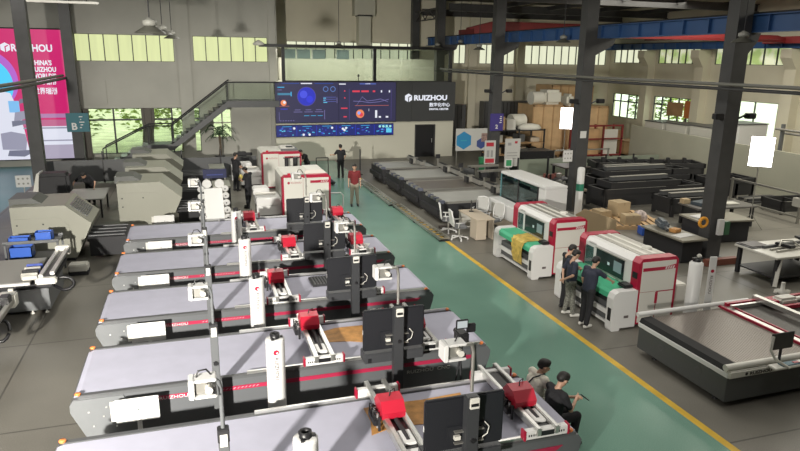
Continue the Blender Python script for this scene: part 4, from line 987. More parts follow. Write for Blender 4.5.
# flatbed at left edge
t = thing('flatbed_printer', 'low grey flatbed table with toothed gantry at the left edge', 'flatbed', (-6.6, 16.15, 0))
obj('base', MB().box(1.3, 3.1, .1, 1.9, .08, .62, midgrey, b=.01).box(.3, 1.3, .3, 1.8, .2, .5, blackm), t)
obj('frame', MB().box(0, 3.2, 0, 2.1, .68, .76, blackm), t)
obj('bed', MB().box(0, 2.75, .05, 2.05, .76, .82, M('warm_grey_bed', (.33, .32, .29), .5), b=.01), t)
obj('blue_sheet', MB().box(.2, 1.0, .7, 1.45, .82, .824, M('sky_blue_sheet', (.10, .38, .66), .5)), t)
obj('white_edge', MB().box(1.3, 2.75, -.02, .05, .76, .82, white), t)
g_ = obj('gantry', MB().box(2.95, 3.05, -.05, 2.15, .9, 1.0, alu, b=.01).box(3.2, 3.3, -.05, 2.15, .98, 1.06, alu, b=.01).box(3.05, 3.2, -.05, 2.15, .88, .96, black), t)
tc_ = MB()
for k in range(6): tc_.box(2.55, 2.9, .15+k*.12, .21+k*.12, .84, 1.0+.04*(k % 2), [alud, black, M('blue_tape', (.06, .1, .4), .5)][k % 3], b=.01)
tc_.cyl((2.6, .1, .9), (2.9, .1, .9), .06, offwhite, 10)
obj('tool_cluster', tc_, g_)
obj('end_block', MB().box(2.9, 3.35, -.2, .0, .8, .95, offwhite, b=.03), g_); obj('end_block', MB().box(2.95, 3.3, 2.05, 2.2, .85, 1.1, offwhite, b=.02), g_)
obj('cable_loop', MB().tube([(3.2, -.1, .82)]+[(3.45+.22*math.sin(a), .05, .72-.16*math.cos(a)*-1) for a in [x*.35-.6 for x in range(12)]]+[(3.2, .3, .6)], .04, black, 8), t)
obj('small_parts', MB().box(1.9, 2.1, -.06, .0, .6, .7, bluep).box(2.3, 2.4, -.06, 0, .6, .72, offwhite), t)
obj('leveling_foot', MB().lathe((3.0, .15, 0), [(.05, 0), (.05, .02), (.02, .03), (.02, .1)], offwhite, 10).lathe((2.7, .15, 0), [(.05, 0), (.05, .02), (.02, .03), (.02, .1)], offwhite, 10).box(.9, 1.0, .4, .5, 0, .2, blackm).box(.9, 1.0, 1.5, 1.6, 0, .2, blackm), t)
t = thing('flatbed_printer', 'corner of a second grey flatbed at the left edge, nearer the camera', 'flatbed', (-6.6, 12.9, 0))
obj('frame', MB().box(0, 2.35, 0, 2.0, .68, .78, alud, b=.01), t); obj('bed', MB().box(0, 2.3, .1, 1.9, .78, .82, MATS['warm_grey_bed']), t)
obj('gantry', MB().box(2.45, 2.55, -.1, 2.15, .85, .95, alu, b=.01).box(2.62, 2.72, -.1, 2.15, .8, .9, alud, b=.01), t)
obj('gantry_carriage', MB().box(2.3, 2.75, 1.9, 2.2, .7, 1.0, offwhite, b=.03).box(2.5, 2.7, 1.6, 1.9, .8, 1.05, black, b=.02), t)
obj('base', MB().box(.3, 2.1, .2, 1.8, .05, .68, blackm), t)
obj('cable_loop', MB().tube([(2.7+.14*math.cos(a), .9+.16*math.sin(a), .6+.16*math.sin(a)) for a in [k*.5 for k in range(13)]], .035, black, 8), t)
# cart with blue bins
t = thing('tool_cart', 'grey cart holding blue bins in front of the cream machine at left', 'cart', (-5.05, 19.0, 0))
obj('cart_frame', MB().box(0, 1.35, 0, .04, 1.02, 1.08, midgrey).box(0, 1.35, .7, .74, 1.02, 1.08, midgrey).box(0, 1.35, 0, .74, 1.0, 1.02, darkgrey).box(0, 1.35, 0, .74, .55, .58, darkgrey), t)
for x in (.02, 1.29):
    for y in (0, .7): obj('leg', MB().box(x, x+.05, y, y+.05, .03, 1.02, midgrey), t)
single('storage_bin', MB().box(0, .55, 0, .4, 0, .02, bluep).box(0, .55, 0, .02, 0, .3, bluep).box(0, .55, .38, .4, 0, .3, bluep).box(0, .02, 0, .4, 0, .3, bluep).box(.53, .55, 0, .4, 0, .3, bluep), 'blue bin on the lower shelf of the grey cart', 'bin', (-4.95, 19.1, .581))
single('storage_bin', MB().box(0, .5, 0, .3, 0, .02, bluep).box(0, .5, 0, .02, 0, .12, bluep).box(0, .5, .28, .3, 0, .12, bluep).box(0, .02, 0, .3, 0, .12, bluep).box(.48, .5, 0, .3, 0, .12, bluep), 'flat blue bin on top of the grey cart, left one', 'bin', (-4.95, 19.15, 1.021))
single('storage_bin', MB().box(0, .42, 0, .3, 0, .02, bluep).box(0, .42, 0, .02, 0, .24, bluep).box(0, .42, .28, .3, 0, .24, bluep).box(0, .02, 0, .3, 0, .24, bluep).box(.4, .42, 0, .3, 0, .24, bluep).box(.1, .32, .05, .25, .02, .2, darkgrey), 'taller blue bin with grey parts on top of the cart, right one', 'bin', (-4.3, 19.15, 1.021))
single('rubbish_tub', MB().box(0, .5, 0, .4, .1, .3, offwhite, b=.03).box(0, .5, 0, .4, 0, .1, blackm), 'small white box standing on the floor right of the cart', 'box', (-3.55, 19.0, 0))
# work desk and low dark panels
t = thing('work_table', 'grey-topped work table behind the left column', 'table', (-5.7, 25.9, 0))
obj('tabletop', MB().box(-.6, 2.35, 0, 2.2, .72, .76, M('pale_table', (.42, .42, .40), .5), b=.01), t)
for x in (-.5, 2.2):
    for y in (.1, 2.0): obj('leg', MB().box(x, x+.06, y, y+.06, 0, .72, blackm), t)
single('equipment_case', MB().box(-.15, .95, -.4, .4, 0, .85, blackm, b=.12).prism([(-.35, .1), (-.15, .85), (-.05, .9), (-.15, .1)], 'xz', -.35, .35, offwhite), 'black and white equipment case on the work table', 'equipment', (-5.55, 27.2, .761))
single('cable_reel', MB().lathe((0, 0, 0), [(.2, 0), (.2, .03), (.1, .04), (.1, .16), (.2, .17), (.2, .2)], black, 16), 'black round tub on the near edge of the work table', 'tub', (-4.95, 26.15, .761))
def lowp(x0, x1, y, label):
    t = thing('low_screen_panel', label, 'partition', (x0, y, 0), 0, 'low dark partition panels')
    obj('panel', MB().box(0, x1-x0, 0, .05, .05, 1.1, darkgrey, b=.01), t); obj('post', MB().box(-.04, .02, -.02, .07, 0, 1.5, black), t)
lowp(-6.9, -4.2, 33.6, 'low dark partition panel beside the leftmost column')
lowp(-4.2, -2.6, 33.6, 'low dark partition panel left of the cream machines')
lowp(-.6, 1.2, 33.3, 'low dark partition panel left of the potted palm')
lowp(1.25, 3.0, 33.3, 'low dark partition panel in front of the potted palm')
t = thing('blue_display', 'dark blue lit display panel behind the white roll feeder', 'display', (.3, 29.3, 0))
obj('panel', MB().box(0, 1.0, 0, .05, .75, 1.15, e('dkblue', (.02, .03, .14), .45)).box(.15, .85, -.004, 0, .88, .93, e('mbd', (.04, .07, .3), .7)), t); obj('stand', MB().box(.1, .15, 0, .05, 0, .75, alud).box(.9, .95, 0, .05, 0, .75, alud).box(0, 1.0, -.1, .15, .3, .34, midgrey), t)
for i, (x, y, lb) in enumerate(((.62, 26.4, 'dark open steel workbench right of the nearest cream machine'), (.62, 30.9, 'dark open steel workbench right of the farthest cream machine'))):
    t = thing('steel_workbench', lb, 'workbench', (x, y, 0), 0, 'dark steel workbenches')
    obj('top', MB().box(0, .7, 0, 1.4, .85, .92, alud), t); obj('shelf', MB().box(.05, .65, .05, 1.35, .3, .36, blackm), t)
    for a in (.02, .62):
        for b in (.02, 1.3): obj('leg', MB().box(a, a+.06, b, b+.06, 0, .85, blackm), t)
# small machines between the two rear lasers
for i, (x, y, lb) in enumerate(((2.2, 32.9, 'small dark bench machine left of the farther red-trimmed machine'), (2.5, 34.6, 'small dark bench machine near the back wall'), (4.0, 35.2, 'small dark bench machine in front of the back wall, right one'))):
    t = thing('bench_machine', lb, 'bench machine', (x, y, 0), 0, 'small dark bench machines')
    obj('stand', MB().box(-.5, .5, -.3, .3, 0, .75, white if i == 0 else midgrey, b=.02), t); obj('head_unit', MB().box(-.35, .1, -.2, .2, .75, 1.15, blackm, b=.03).box(.1, .4, -.1, .1, .95, 1.1, blackm, b=.02).cyl((.3, 0, .75), (.3, 0, .97), .05, alud), t)
# palm
t = thing('potted_palm', 'dark palm tree in a pot against the back wall under the landing', 'palm', (1.42, 38.55, 0))
obj('pot', MB().lathe((0, 0, 0), [(.2, 0), (.28, .4), (.3, .42), (.25, .42)], darkgrey, 16), t)
obj('trunk', MB().tube([(0, 0, .35), (.05, 0, 1.0), (.02, 0, 1.6)], [.08, .06, .07], bark, 8), t)
fo = MB(); rn = random.Random(5)
for k in range(17):
    a = k*2.4; L_ = rn.uniform(.75, 1.05); up_ = rn.uniform(.1, .8); pts = []
    for s_ in range(6):
        u = s_/5; pts.append(V(.02+math.cos(a)*L_*u, math.sin(a)*L_*u*.8, 1.6+up_*math.sin(u*2.2)-.45*u*u))
    sd = V(-math.sin(a), math.cos(a), 0)
    for s_ in range(5):
        for sg in (-1, 1):
            for q in (0, .5):
                p = pts[s_].lerp(pts[s_+1], q); tip = p+sd*sg*(.22*(1-abs(s_-2)/4))+(pts[s_+1]-pts[s_])*.7-V(0, 0, .06)
                fo.add([p, p+(pts[s_+1]-pts[s_])*.35, tip], [(0, 1, 2)], palm)
    fo.tube(pts, .012, palm, 4)
obj('fronds', fo, t)

# ------------------------------------------------------------------ right background
struct('wall_partition', MB().prism([(26.3, 34.5), (26.42, 34.5), (24.9, 15.0), (24.78, 15.0)], 'xy', 0, 2.15, M('pale_partition', (.42, .42, .34), .6, noise=.05, nscale=.8)))
fblk = M('stored_frame_black', (.026, .026, .028), .5)
def steel_frame(loc, L_, D, h, rz, label, knobs=0):
    t = thing('steel_bed_frame', label, 'steel frame', loc, rz, 'dark steel machine frames stored at right')
    mb = MB().box(0, L_, 0, .12, h-.22, h, fblk).box(0, L_, D-.12, D, h-.22, h, fblk).box(0, .12, 0, D, h-.22, h, fblk).box(L_-.12, L_, 0, D, h-.22, h, fblk)
    k = 1
    while k < L_: mb.box(k, k+.08, .1, D-.1, h-.15, h-.05, fblk); k += 1
    obj('frame', mb, t)
    for x in (.05, L_*.5, L_-.2):
        for y in (.02, D-.14): obj('leg', MB().box(x, x+.14, y, y+.12, 0, h-.2, fblk), t)
    obj('side_panels', MB().box(.1, L_-.1, .02, .06, .12, h-.2, fblk).box(.1, L_-.1, D-.06, D-.02, .12, h-.2, fblk).box(.02, .06, .1, D-.1, .12, h-.2, fblk), t)
    obj('machined_edge', MB().box(.2, L_*.6, -.004, .03, h-.0, h+.012, alud), t)
    if knobs:
        kb = MB()
        for k in range(knobs): kb.box(.3+k*(L_-.6)/knobs, .45+k*(L_-.6)/knobs, .1, .3, h, h+.28, fblk, b=.02).tube([(.4+k*(L_-.6)/knobs, .2, h+.2), (.7+k*(L_-.6)/knobs, D*.6, h+.1)], .04, fblk, 6)
        obj('fixtures', kb, t)
    return t
steel_frame((19.2, 27.6, 0), 5.6, 1.5, 1.05, -.28, 'stored steel frame stack with upright fixtures in front of the pale partition', 6)
steel_frame((16.9, 24.2, 0), 5.2, 1.3, .95, .0, 'long stored steel frame, second behind the pallet', 0)
steel_frame((16.0, 22.3, 0), 5.2, 1.3, .85, .02, 'long stored steel frame nearest the cardboard boxes', 0)
steel_frame((17.9, 20.5, 0), 2.8, 1.2, .75, .02, 'low stored steel frame left of the near column', 0)
steel_frame((22.3, 22.9, 0), 2.3, 1.4, .9, 0, 'stored steel frame directly right of the near column', 0)
steel_frame((22.7, 19.7, 0), 2.0, 1.2, .55, -.1, 'stored steel frame behind the grey rail frame', 0)
for (x, y, z, L_, lb) in ((17.4, 24.3, .965, 3.6, 'black steel frame stacked on the second stored frame'), (16.4, 22.4, .865, 3.4, 'black steel frame stacked on the frame by the boxes'), (19.7, 24.3, .965, 2.2, 'short black steel frame stacked at the right end of the second stored frame')):
    t = thing('steel_bed_frame', lb, 'steel frame', (x+(1.4 if L_ < 3 else 0), y, z), 0, 'dark steel machine frames stored at right'); L_ = min(L_, 3.6) if L_ > 3 else .9
    obj('frame', MB().box(0, L_, 0, .1, 0, .25, fblk).box(0, L_, .95, 1.05, 0, .25, fblk).box(0, .1, .1, .95, 0, .25, fblk).box(L_-.1, L_, .1, .95, 0, .25, fblk), t); obj('machined_edge', MB().box(.3, L_*.5, -.004, .02, .25, .262, alud), t)
for i, (x, y, z, L_, r_) in enumerate(((17.6, 24.6, 1.23, 3.2, .02), (17.8, 25.0, 1.23, 2.4, .0), (16.6, 22.8, 1.13, 2.9, .03), (18.0, 20.8, .765, 2.5, -.0), (18.0, 21.3, .765, 2.4, .02))):
    single('steel_beam', MB().box(0, L_, -.09, .09, 0, .16, darkgrey).box(0, L_, -.1, .1, .16, .18, alud), ['long grey steel beam on the second stored frame', 'short grey steel beam beside the long one', 'steel beam lying on the frame by the boxes', 'steel beam on the low frame, nearer', 'steel beam on the low frame, farther'][i], 'steel beam', (x, y, z), r_, 'steel beams on the stored frames')
# steel rail frame
t = thing('tube_barrier', 'pale grey tubular barrier at the right edge behind the soft light stand', 'barrier', (22.2, 21.9, 0), -1.6)
mb = MB()
for z in (.25, 1.15): mb.bar((0, 0, z), (3.6, 0, z), .07, .07, alud)
for x in (0, 3.5): mb.bar((x, 0, 0), (x, 0, 1.2), .08, .08, alud)
obj('frame_tubes', mb, t); obj('switch_box', MB().box(3.2, 3.6, -.1, .08, .65, 1.0, offwhite, b=.02), t)
# tables
def wtable(loc, W, D, h, rz, label, top, th=.06, boxy=0):
    t = thing('work_table', label, 'table', loc, rz, 'work tables on the right side')
    obj('tabletop', MB().box(0, W, 0, D, h-th, h, top, b=.012), t)
    if boxy: obj('body', MB().box(.1, W-.1, .1, D-.1, .03, h-th, blackm), t)
    else:
        for x in (.1, W-.2):
            for y in (.05, D-.15): obj('leg', MB().box(x, x+.1, y, y+.1, 0, h-th, blackm), t)
        obj('lower_shelf', MB().box(.12, W-.12, .1, D-.1, .2, .24, blackm), t)
    return t
grtop = M('greige_top', (.25, .235, .19), .45)
wtable((13.95, 15.3, 0), .95, 2.0, .75, .0, 'dark bodied table with greige top left of the near column', grtop, boxy=1)
wtable((16.1, 17.0, 0), 2.1, 1.2, .8, -.12, 'dark bodied bench just right of the near column', grtop, boxy=1)
wtable((17.5, 18.6, 0), 2.6, 1.2, .8, -.05, 'large dark table behind the soft light stand', M('dark_table', (.13, .125, .12), .4))
T3 = wtable((15.0, 12.9, 0), 2.3, 1.5, .85, -.0, 'light-edged assembly table with parts at the right edge', offwhite)
obj('angled_leg', MB().bar((.25, .1, .8), (.05, -.02, .02), .1, .08, offwhite), T3)
single('linear_guides', MB().box(0, 1.8, 0, .06, 0, .06, alud).box(0, 1.8, .2, .26, 0, .06, alud).box(0, 1.8, .42, .5, 0, .08, darkgrey).box(.5, .75, .0, .5, .06, .14, black, b=.02).tube([(.3, .2, .1), (.5, .3, .25), (.9, .25, .2), (1.0, .1, .08)], .025, alud), 'aluminium guide rails and motor on the assembly table', 'guide rails', (15.45, 13.3, .851), .1)
single('parts_tray', MB().box(-.35, .35, -.3, .3, 0, .03, darkgrey).box(-.3, .3, -.25, .25, .03, .05, steelbr), 'dark tray on the left of the assembly table', 'tray', (15.4, 14.1, .851))
wtable((17.6, 13.4, 0), 2.2, 1.4, .8, -.1, 'dark work table partly outside the right edge', steel)
wtable((17.3, 27.4, 0), 1.5, 1.4, .9, 0, 'small open table behind the stored frames', steelbr)
for x, y, s_, lb in ((15.9, 14.6, .0, 'white machine part on the floor under the assembly table'),): 
    single('castor_base', MB().lathe((0, 0, 0), [(.18, 0), (.2, .06), (.06, .1), (.05, .3)], offwhite, 10).box(-.25, .25, -.05, .05, .02, .06, offwhite), lb, 'machine part', (14.9, 12.5, 0))
# column props
t = thing('equipment_cabinet', 'green and white electrical box fixed to the near right column', 'electrical box', (15.35, 15.42, .8))
obj('case', MB().box(0, .2, -.02, .1, 0, .5, white, b=.01), t); obj('green_box', MB().box(.22, .42, -.02, .1, 0, .42, M('dark_green_box', (.04, .12, .06), .5), b=.01), t)
single('orange_fan', MB().tube([(.14*math.cos(a), 0, .14*math.sin(a)) for a in [2*PI*k/16 for k in range(17)]], .05, M('orange_hose', (.75, .33, .03), .5), 8).cyl((0, -.03, 0), (0, .03, 0), .08, darkgrey, 14), 'orange ring-shaped hose reel on the left of the near right column', 'hose reel', (14.92, 15.62, 1.2))
single('power_tool', MB().box(-.4, .3, -.15, .15, 0, .28, M('slate_plastic', (.10, .12, .14), .5), b=.08).cyl((-.35, 0, .12), (-.6, 0, .05), .05, darkgrey), 'rounded slate grey machine cover on the greige table', 'machine cover', (14.45, 16.9, .751), 1.2)
single('red_block', MB().box(-.6, .6, -.1, .1, 0, .2, M('brown_red', (.18, .06, .04), .6), b=.01), 'brown-red bar on the floor at the foot of the near column', 'bar', (15.2, 15.0, 0))
# soft lights
def softbox(loc, rz, w_, h_, z, label):
    t = thing('soft_light', label, 'soft light', loc, rz, 'lit square soft lights on stands')
    obj('light_face', MB().add([(-w_/2, -.12, z-h_/2), (w_/2, -.1, z-h_/2), (w_/2, -.12, z+h_/2), (-w_/2, -.12, z+h_/2), (-w_/2, -.1, z-h_/2), (w_/2, -.08, z-h_/2), (w_/2, -.1, z+h_/2), (-w_/2, -.1, z+h_/2)], [(0, 1, 2, 3), (4, 7, 6, 5), (0, 4, 5, 1), (1, 5, 6, 2), (2, 6, 7, 3), (3, 7, 4, 0)], lit), t)
    obj('reflector', MB().rings([[V(-w_/2, -.08, z-h_/2), V(w_/2, -.08, z-h_/2), V(w_/2, -.08, z+h_/2), V(-w_/2, -.08, z+h_/2)], [V(-.12, .35, z-.12), V(.12, .35, z-.12), V(.12, .35, z+.12), V(-.12, .35, z+.12)]], black, smooth=False), t)
    obj('stand_pole', MB().cyl((0, .3, .3), (0, .3, z), .02, alud, 8), t)
    for a in (.3, 2.4, 4.5): obj('stand_leg', MB().tube([(0, .3, .6), (.45*math.cos(a), .3+.45*math.sin(a), .01)], .014, alud, 6), t)
softbox((19.35, 18.0, 0), -.75, .74, 1.05, 2.95, 'bright square soft light on a stand in front of the pale partition')
softbox((20.65, 33.0, 0), -.5, .66, 1.2, 2.78, 'bright soft light left of the second column, in front of the crates')
# boxes and pallet
t = thing('pallet', 'wooden pallet by the stored frames', 'pallet', (14.1, 19.6, 0), -.3)
pm = MB()
for k in range(9): pm.box(.05+k*.27, .22+k*.27, 0, 2.6, .12, .15, ply)
for y in (0, 1.25, 2.5): pm.box(0, 2.5, y, y+.1, 0, .12, ply)
obj('boards', pm, t)
def cbox(loc, w_, d_, h_, rz, label, mt=card):
    t = thing('cardboard_box', label, 'box', loc, rz, 'cardboard boxes on the pallet')
    obj('carton', MB().box(0, w_, 0, d_, 0, h_, mt, b=.006), t); obj('packing_tape', MB().box(w_/2-.03, w_/2+.03, -.002, d_+.002, h_*.8, h_+.003, M('tape', (.35, .26, .15), .4)), t)
cbox((15.5, 20.6, .152), .6, .6, .55, .1, 'tall brown cardboard box at the back of the pallet')
cbox((14.75, 20.6, .152), .5, .6, .25, .05, 'flat brown cardboard box at the left of the pallet')
cbox((15.0, 19.45, .152), .6, .45, .35, -.2, 'brown cardboard box at the near end of the pallet')
single('storage_bin', MB().box(0, .8, 0, .5, 0, .02, bluep).box(0, .8, 0, .02, 0, .26, bluep).box(0, .8, .48, .5, 0, .26, bluep).box(0, .02, 0, .5, 0, .26, bluep).box(.78, .8, 0, .5, 0, .26, bluep), 'blue open bin on the floor at the near end of the pallet', 'bin', (15.0, 18.45, 0), -.3)
single('wrapped_parts', MB().lathe((0, 0, 0), [(.5, 0), (.55, .15), (.4, .4), (.15, .5)], M('pink_white_wrap', (.45, .38, .36), .6, noise=.6, nscale=6), 9), 'pink and white wrapped bundle behind the blue bin', 'bundle', (16.05, 20.0, .152)).scale = (.55, .5, .75)
t = thing('cardboard_sheet', 'large cardboard sheet leaning behind the second red machine', 'cardboard', (12.7, 19.2, 0), -.5)
obj('sheet', MB().prism([(0, 0), (0, .75), (.3, .95), (1.4, .62), (1.4, 0)], 'xz', 0, .03, card), t)
mb = MB().lathe((0, 0, 0), [(.14, 0), (.14, 2.0), (.11, 2.05)], white, 18); t = thing('post_marker', 'white post with a green band behind the glass cabinet machine', 'post', (14.1, 21.2, 0)); obj('post', mb, t); obj('band', MB().lathe((0, 0, 0), [(.145, 1.15), (.145, 1.42)], M('teal_green', (.03, .22, .14), .5), 18), t)

# crates and foam at back
def crate(loc, w_, d_, h_, label, n):
    t = thing('plywood_crate', label, 'crate', loc, 0, 'large plywood crates')
    mb = MB().box(0, w_, 0, d_, .1, h_, ply); obj('case', mb, t)
    bt = MB()
    for k in range(n+1): x = k*(w_-.08)/n; bt.box(x, x+.08, -.02, 0, .1, h_, plyd)
    bt.box(0, w_, -.02, 0, .1, .22, plyd).box(0, w_, -.02, 0, h_-.12, h_, plyd)
    obj('battens', bt, t); obj('skids', MB().box(.1, .25, 0, d_, 0, .1, plyd).box(w_-.25, w_-.1, 0, d_, 0, .1, plyd), t)
crate((20.3, 36.3, 0), 2.2, 2.0, 3.3, 'tall plywood crate left of the second column, foam blocks on top', 3)
crate((22.7, 36.0, 0), 2.9, 2.0, 3.2, 'tall plywood crate right of the second column', 4)
crate((23.6, 39.8, 0), 3.3, 2.2, 4.35, 'tallest plywood crate stack at the back wall', 5)
def fblock(loc, w_, d_, h_, rz, label):
    single('foam_block', MB().box(0, w_, 0, d_, 0, h_, foam, b=.16), label, 'foam block', loc, rz, 'white foam blocks')
fblock((21.25, 36.5, 3.3), 1.2, 1.2, .9, .0, 'big white foam block on top of the left crate'); fblock((22.8, 36.4, 3.2), .5, 1.0, .75, .0, 'narrow white foam block on the left end of the right crate')
def froll(loc, r, L_, label):
    single('foam_roll', MB().cyl((0, 0, 0), (L_, 0, 0), r, foam, 22), label, 'foam roll', loc, .1, 'white foam rolls')
froll((18.6, 35.98, 1.952+.42), .0001+.42, .95, 'white foam roll lying on the shelf rack, left one')
froll((20.33, 36.75, 3.3+.4), .4, .8, 'white foam roll beside the foam block on top')
single('bagged_foam', MB().lathe((0, 0, 0), [(.9, 0), (1.0, .12), (.8, .32), (.3, .42)], foam, 12), 'white bagged bundle lying on the rack below the rolls', 'bundle', (19.45, 35.1, 1.952)).scale = (.8, .42, .8)
t = thing('storage_rack', 'dark and pale loaded storage rack left of the crates', 'rack', (16.9, 34.6, 0))
rk = MB()
for x in (0, 1.6, 3.3):
    for y in (0, 1.6): obj('upright', MB().box(x, x+.08, y, y+.08, 0, 2.0, blackm), t)
 
for z in (.5, 1.2, 1.95): obj('shelf', MB().box(0, 3.38, 0, 1.7, z-.05, z, plyd if z < 1.9 else blackm), t)
rn = random.Random(11)
nm = ['brown', 'grey', 'pale', 'dark', 'tan', 'white']; kk = 0
for z, zl in ((.5, 'bottom'), (1.2, 'middle'), (1.95, 'top')):
    for q in range(4 if z < 1.9 else 2):
        w_ = rn.uniform(.4, .7); h_ = rn.uniform(.25, .5) if z < 1.9 else rn.uniform(.3, .8); mt_ = [card, midgrey, beigec, black, ply, offwhite][(kk*5+q) % 6]
        single('stored_carton', MB().box(0, w_, 0, .8, 0, h_, mt_, b=.02), '%s carton, place %s from the left, on the %s shelf of the loaded rack' % (nm[(kk*5+q) % 6], ['first', 'second', 'third', 'fourth'][q], zl), 'carton', (17.02+q*.82, 34.9, z+.002), 0, 'cartons on the loaded rack')
    kk += 1
t = thing('dark_cabinet_row', 'tall dark slatted cabinet row against the far back wall', 'cabinet', (16.6, 42.6, 0))
obj('carcass', MB().box(0, 1.9, 0, .8, 0, 2.9, darkgrey).box(3.3, 12, 0, .8, 0, 3.1, darkgrey), t)
sl = MB()
for k in range(30): sl.box(3.35+k*.29, 3.38+k*.29, -.02, 0, .05, 3.05, black)
for k in range(6): sl.box(.05+k*.3, .08+k*.3, -.02, 0, .05, 2.85, black)
obj('slats', sl, t)
# red steel rack
t = thing('red_steel_rack', 'dark red steel frame rack holding boards in front of the crates', 'rack', (22.4, 34.3, 0))
mb = MB()
for x in (0, 1.75, 3.1):
    mb.box(x, x+.1, 0, .1, 0, 2.15, rust).box(x, x+.1, .9, 1.0, 0, 2.15, rust)
mb.box(0, 3.2, 0, .1, 2.1, 2.2, rust).box(0, 3.2, 0, .1, .3, .38, rust).box(0, 3.2, 0, .1, 1.3, 1.38, rust)
obj('frame', mb, t); obj('shelf_boards', MB().box(.1, 3.1, .1, .9, .3, .36, rust), t)
single('leaning_board', MB().box(0, 1.1, 0, .04, 0, 1.55, offwhite), 'pale grey board standing in the red rack', 'board', (24.2, 34.42, .365)); single('leaning_board', MB().box(0, 1.4, 0, .04, 0, 1.6, plyd), 'brown plywood board standing in the red rack', 'board', (22.6, 34.45, .365))
for i, (x, y, w_, h_, lb, mt_) in enumerate(((27.1, 38.5, 1.6, 1.3, 'low brown pile of boards in front of the first tall window', plyd), (27.0, 35.3, 2.4, .9, 'pale heap of packed goods behind the pale partition', ply), (27.6, 33.2, 1.6, 2.35, 'pale grey cabinet behind the partition, first from the left', offwhite), (27.6, 31.2, 1.6, 2.4, 'pale grey cabinet behind the partition, second from the left', offwhite), (27.6, 29.2, 1.6, 2.45, 'pale grey cabinet behind the partition, third from the left', offwhite), (26.9, 26.6, 1.9, 2.9, 'tall white cabinet behind the partition left of the near column', white))):
    t = thing('stored_unit', lb, 'stored goods', (x, y, 0)); obj('body', MB().box(0, w_, 0, 1.7, .08, h_, mt_, b=.03), t); obj('plinth', MB().box(.05, w_-.05, .05, 1.65, 0, .08, black), t)
    obj('top_edge', MB().box(-.02, w_+.02, -.02, 1.72, h_, h_+.05, darkgrey if i > 1 else plyd), t)
t = thing('overhead_rack', 'long horizontal rack of tubes above the goods behind the near column', 'rack', (26.6, 20.5, 0))
obj('tubes', MB().cyl((0, 0, 2.95), (.3, 3.9, 2.95), .06, alud).cyl((.4, 0, 2.75), (.7, 3.9, 2.75), .06, alud), t)
for y in (.3, 3.5): obj('upright', MB().box(.3, .45, y, y+.12, 0, 3.2, midgrey), t)
single('orange_curtain', MB().box(0, .05, 0, 1.2, 0, 1.1, M('orange_cloth', (.6, .2, .06), .8)), 'orange and brown cloth hung at the second tall window', 'cloth', (30.9, 34.1, 2.45))
single('brown_board', MB().box(0, .05, 0, 1.5, 0, .9, plyd), 'brown board standing inside the second tall window', 'board', (30.85, 35.4, 2.5))
for i in range(5): single('bar_stock', MB().box(-.05, .05, -.05, .05, 0, 3.6+.15*i, alud if i % 2 else steel), 'upright metal bar leaning by the right wall, %s from the left' % ['first', 'second', 'third', 'fourth', 'fifth'][i], 'metal bar', (30.3, 25.2-i*.38, 0), 0, 'upright metal bars by the right wall')

# banners and low fence by the column with the purple sign
def banner(x, y, w_, z0, h_, rz, label, parts):
    t = thing('banner', label, 'banner', (x, y, 0), rz, 'printed banners')
    obj('board', MB().box(0, w_, 0, .04, z0, z0+h_, M('banner_white', (.52, .52, .5), .5), b=.005), t); obj('leg', MB().box(.05, .09, 0, .04, 0, z0, alud), t); obj('leg', MB().box(w_-.09, w_-.05, 0, .04, 0, z0, alud), t)
    mb = MB()
    for (k, a, b, r, c_) in parts:
        if k == 'h': mb.add([(a+r*math.cos(PI/6+PI/3*q), -.004, b+r*math.sin(PI/6+PI/3*q)) for q in range(6)], [tuple(range(6))], c_)
        else: rc(mb, a, a+r[0], b, b+r[1], c_, -.005)
    obj('print', mb, t)
bb = M('print_blue', (.03, .24, .48), .5); dbb = M('print_navy', (.05, .08, .25), .5); rp_ = M('print_red', (.45, .03, .05), .5); bp_ = M('print_brown', (.3, .2, .18), .5, noise=.5, nscale=9); tp = M('print_teal', (.05, .35, .45), .5); pg = M('print_grey', (.3, .3, .3), .5); pgr = M('print_green', (.05, .3, .13), .5)
banner(14.4, 34.45, 2.75, .85, 1.28, 0, 'white banner with blue hexagons right of the screen building', [('h', .5, 1.45, .52, bb), ('h', 1.6, 1.25, .32, dbb), ('r', 1.6, 1.35, (.95, .5), bp_), ('h', 2.25, 1.88, .18, tp), ('r', .3, 1.42, (.4, .05), tp)])
banner(14.15, 30.0, .62, .8, 1.2, 0, 'narrow banner with red print left of the purple-signed column', [('r', .08, 1.7, (.42, .2), rp_), ('r', .12, 1.15, (.15, .35), pg), ('r', .05, .85, (.5, .22), rp_), ('r', .35, 1.15, (.12, .35), pg)])
banner(15.35, 30.1, .88, .6, 1.45, 0, 'white poster with pale text right of the purple-signed column', [('r', .15, 1.7, (.2, .15), pg), ('r', .12, 1.3, (.6, .04), pg), ('r', .12, 1.15, (.6, .04), pg), ('r', .12, 1.0, (.55, .04), pg), ('r', .55, 1.8, (.15, .12), rp_)])
single('storage_tub', MB().lathe((0, 0, 0), [(.3, 0), (.34, .7), (.36, .72)], pgr, 14), 'dark green barrel in front of the blue hexagon banner', 'barrel', (15.4, 32.6, 0))
single('green_sign', MB().box(0, .4, 0, .04, .7, 1.15, white).box(.05, .35, -.004, 0, .78, 1.08, pgr).box(.18, .22, .0, .04, 0, .7, alud), 'small white and green notice at the column foot', 'notice', (15.0, 29.3, 0))
for i in range(5):
    t = thing('glass_fence_panel', 'low grey-green fence panel behind the glass cabinet machine, %s from the left' % ['first', 'second', 'third', 'fourth', 'fifth'][i], 'fence panel', (15.8+i*1.75, 29.45, 0), 0, 'low fence panels')
    obj('panel', MB().box(.05, 1.68, 0, .03, .15, 1.05, M('sage_panel', (.22, .25, .2), .4)), t); obj('post', MB().box(-.02, .04, -.02, .05, 0, 1.15, blackm), t)
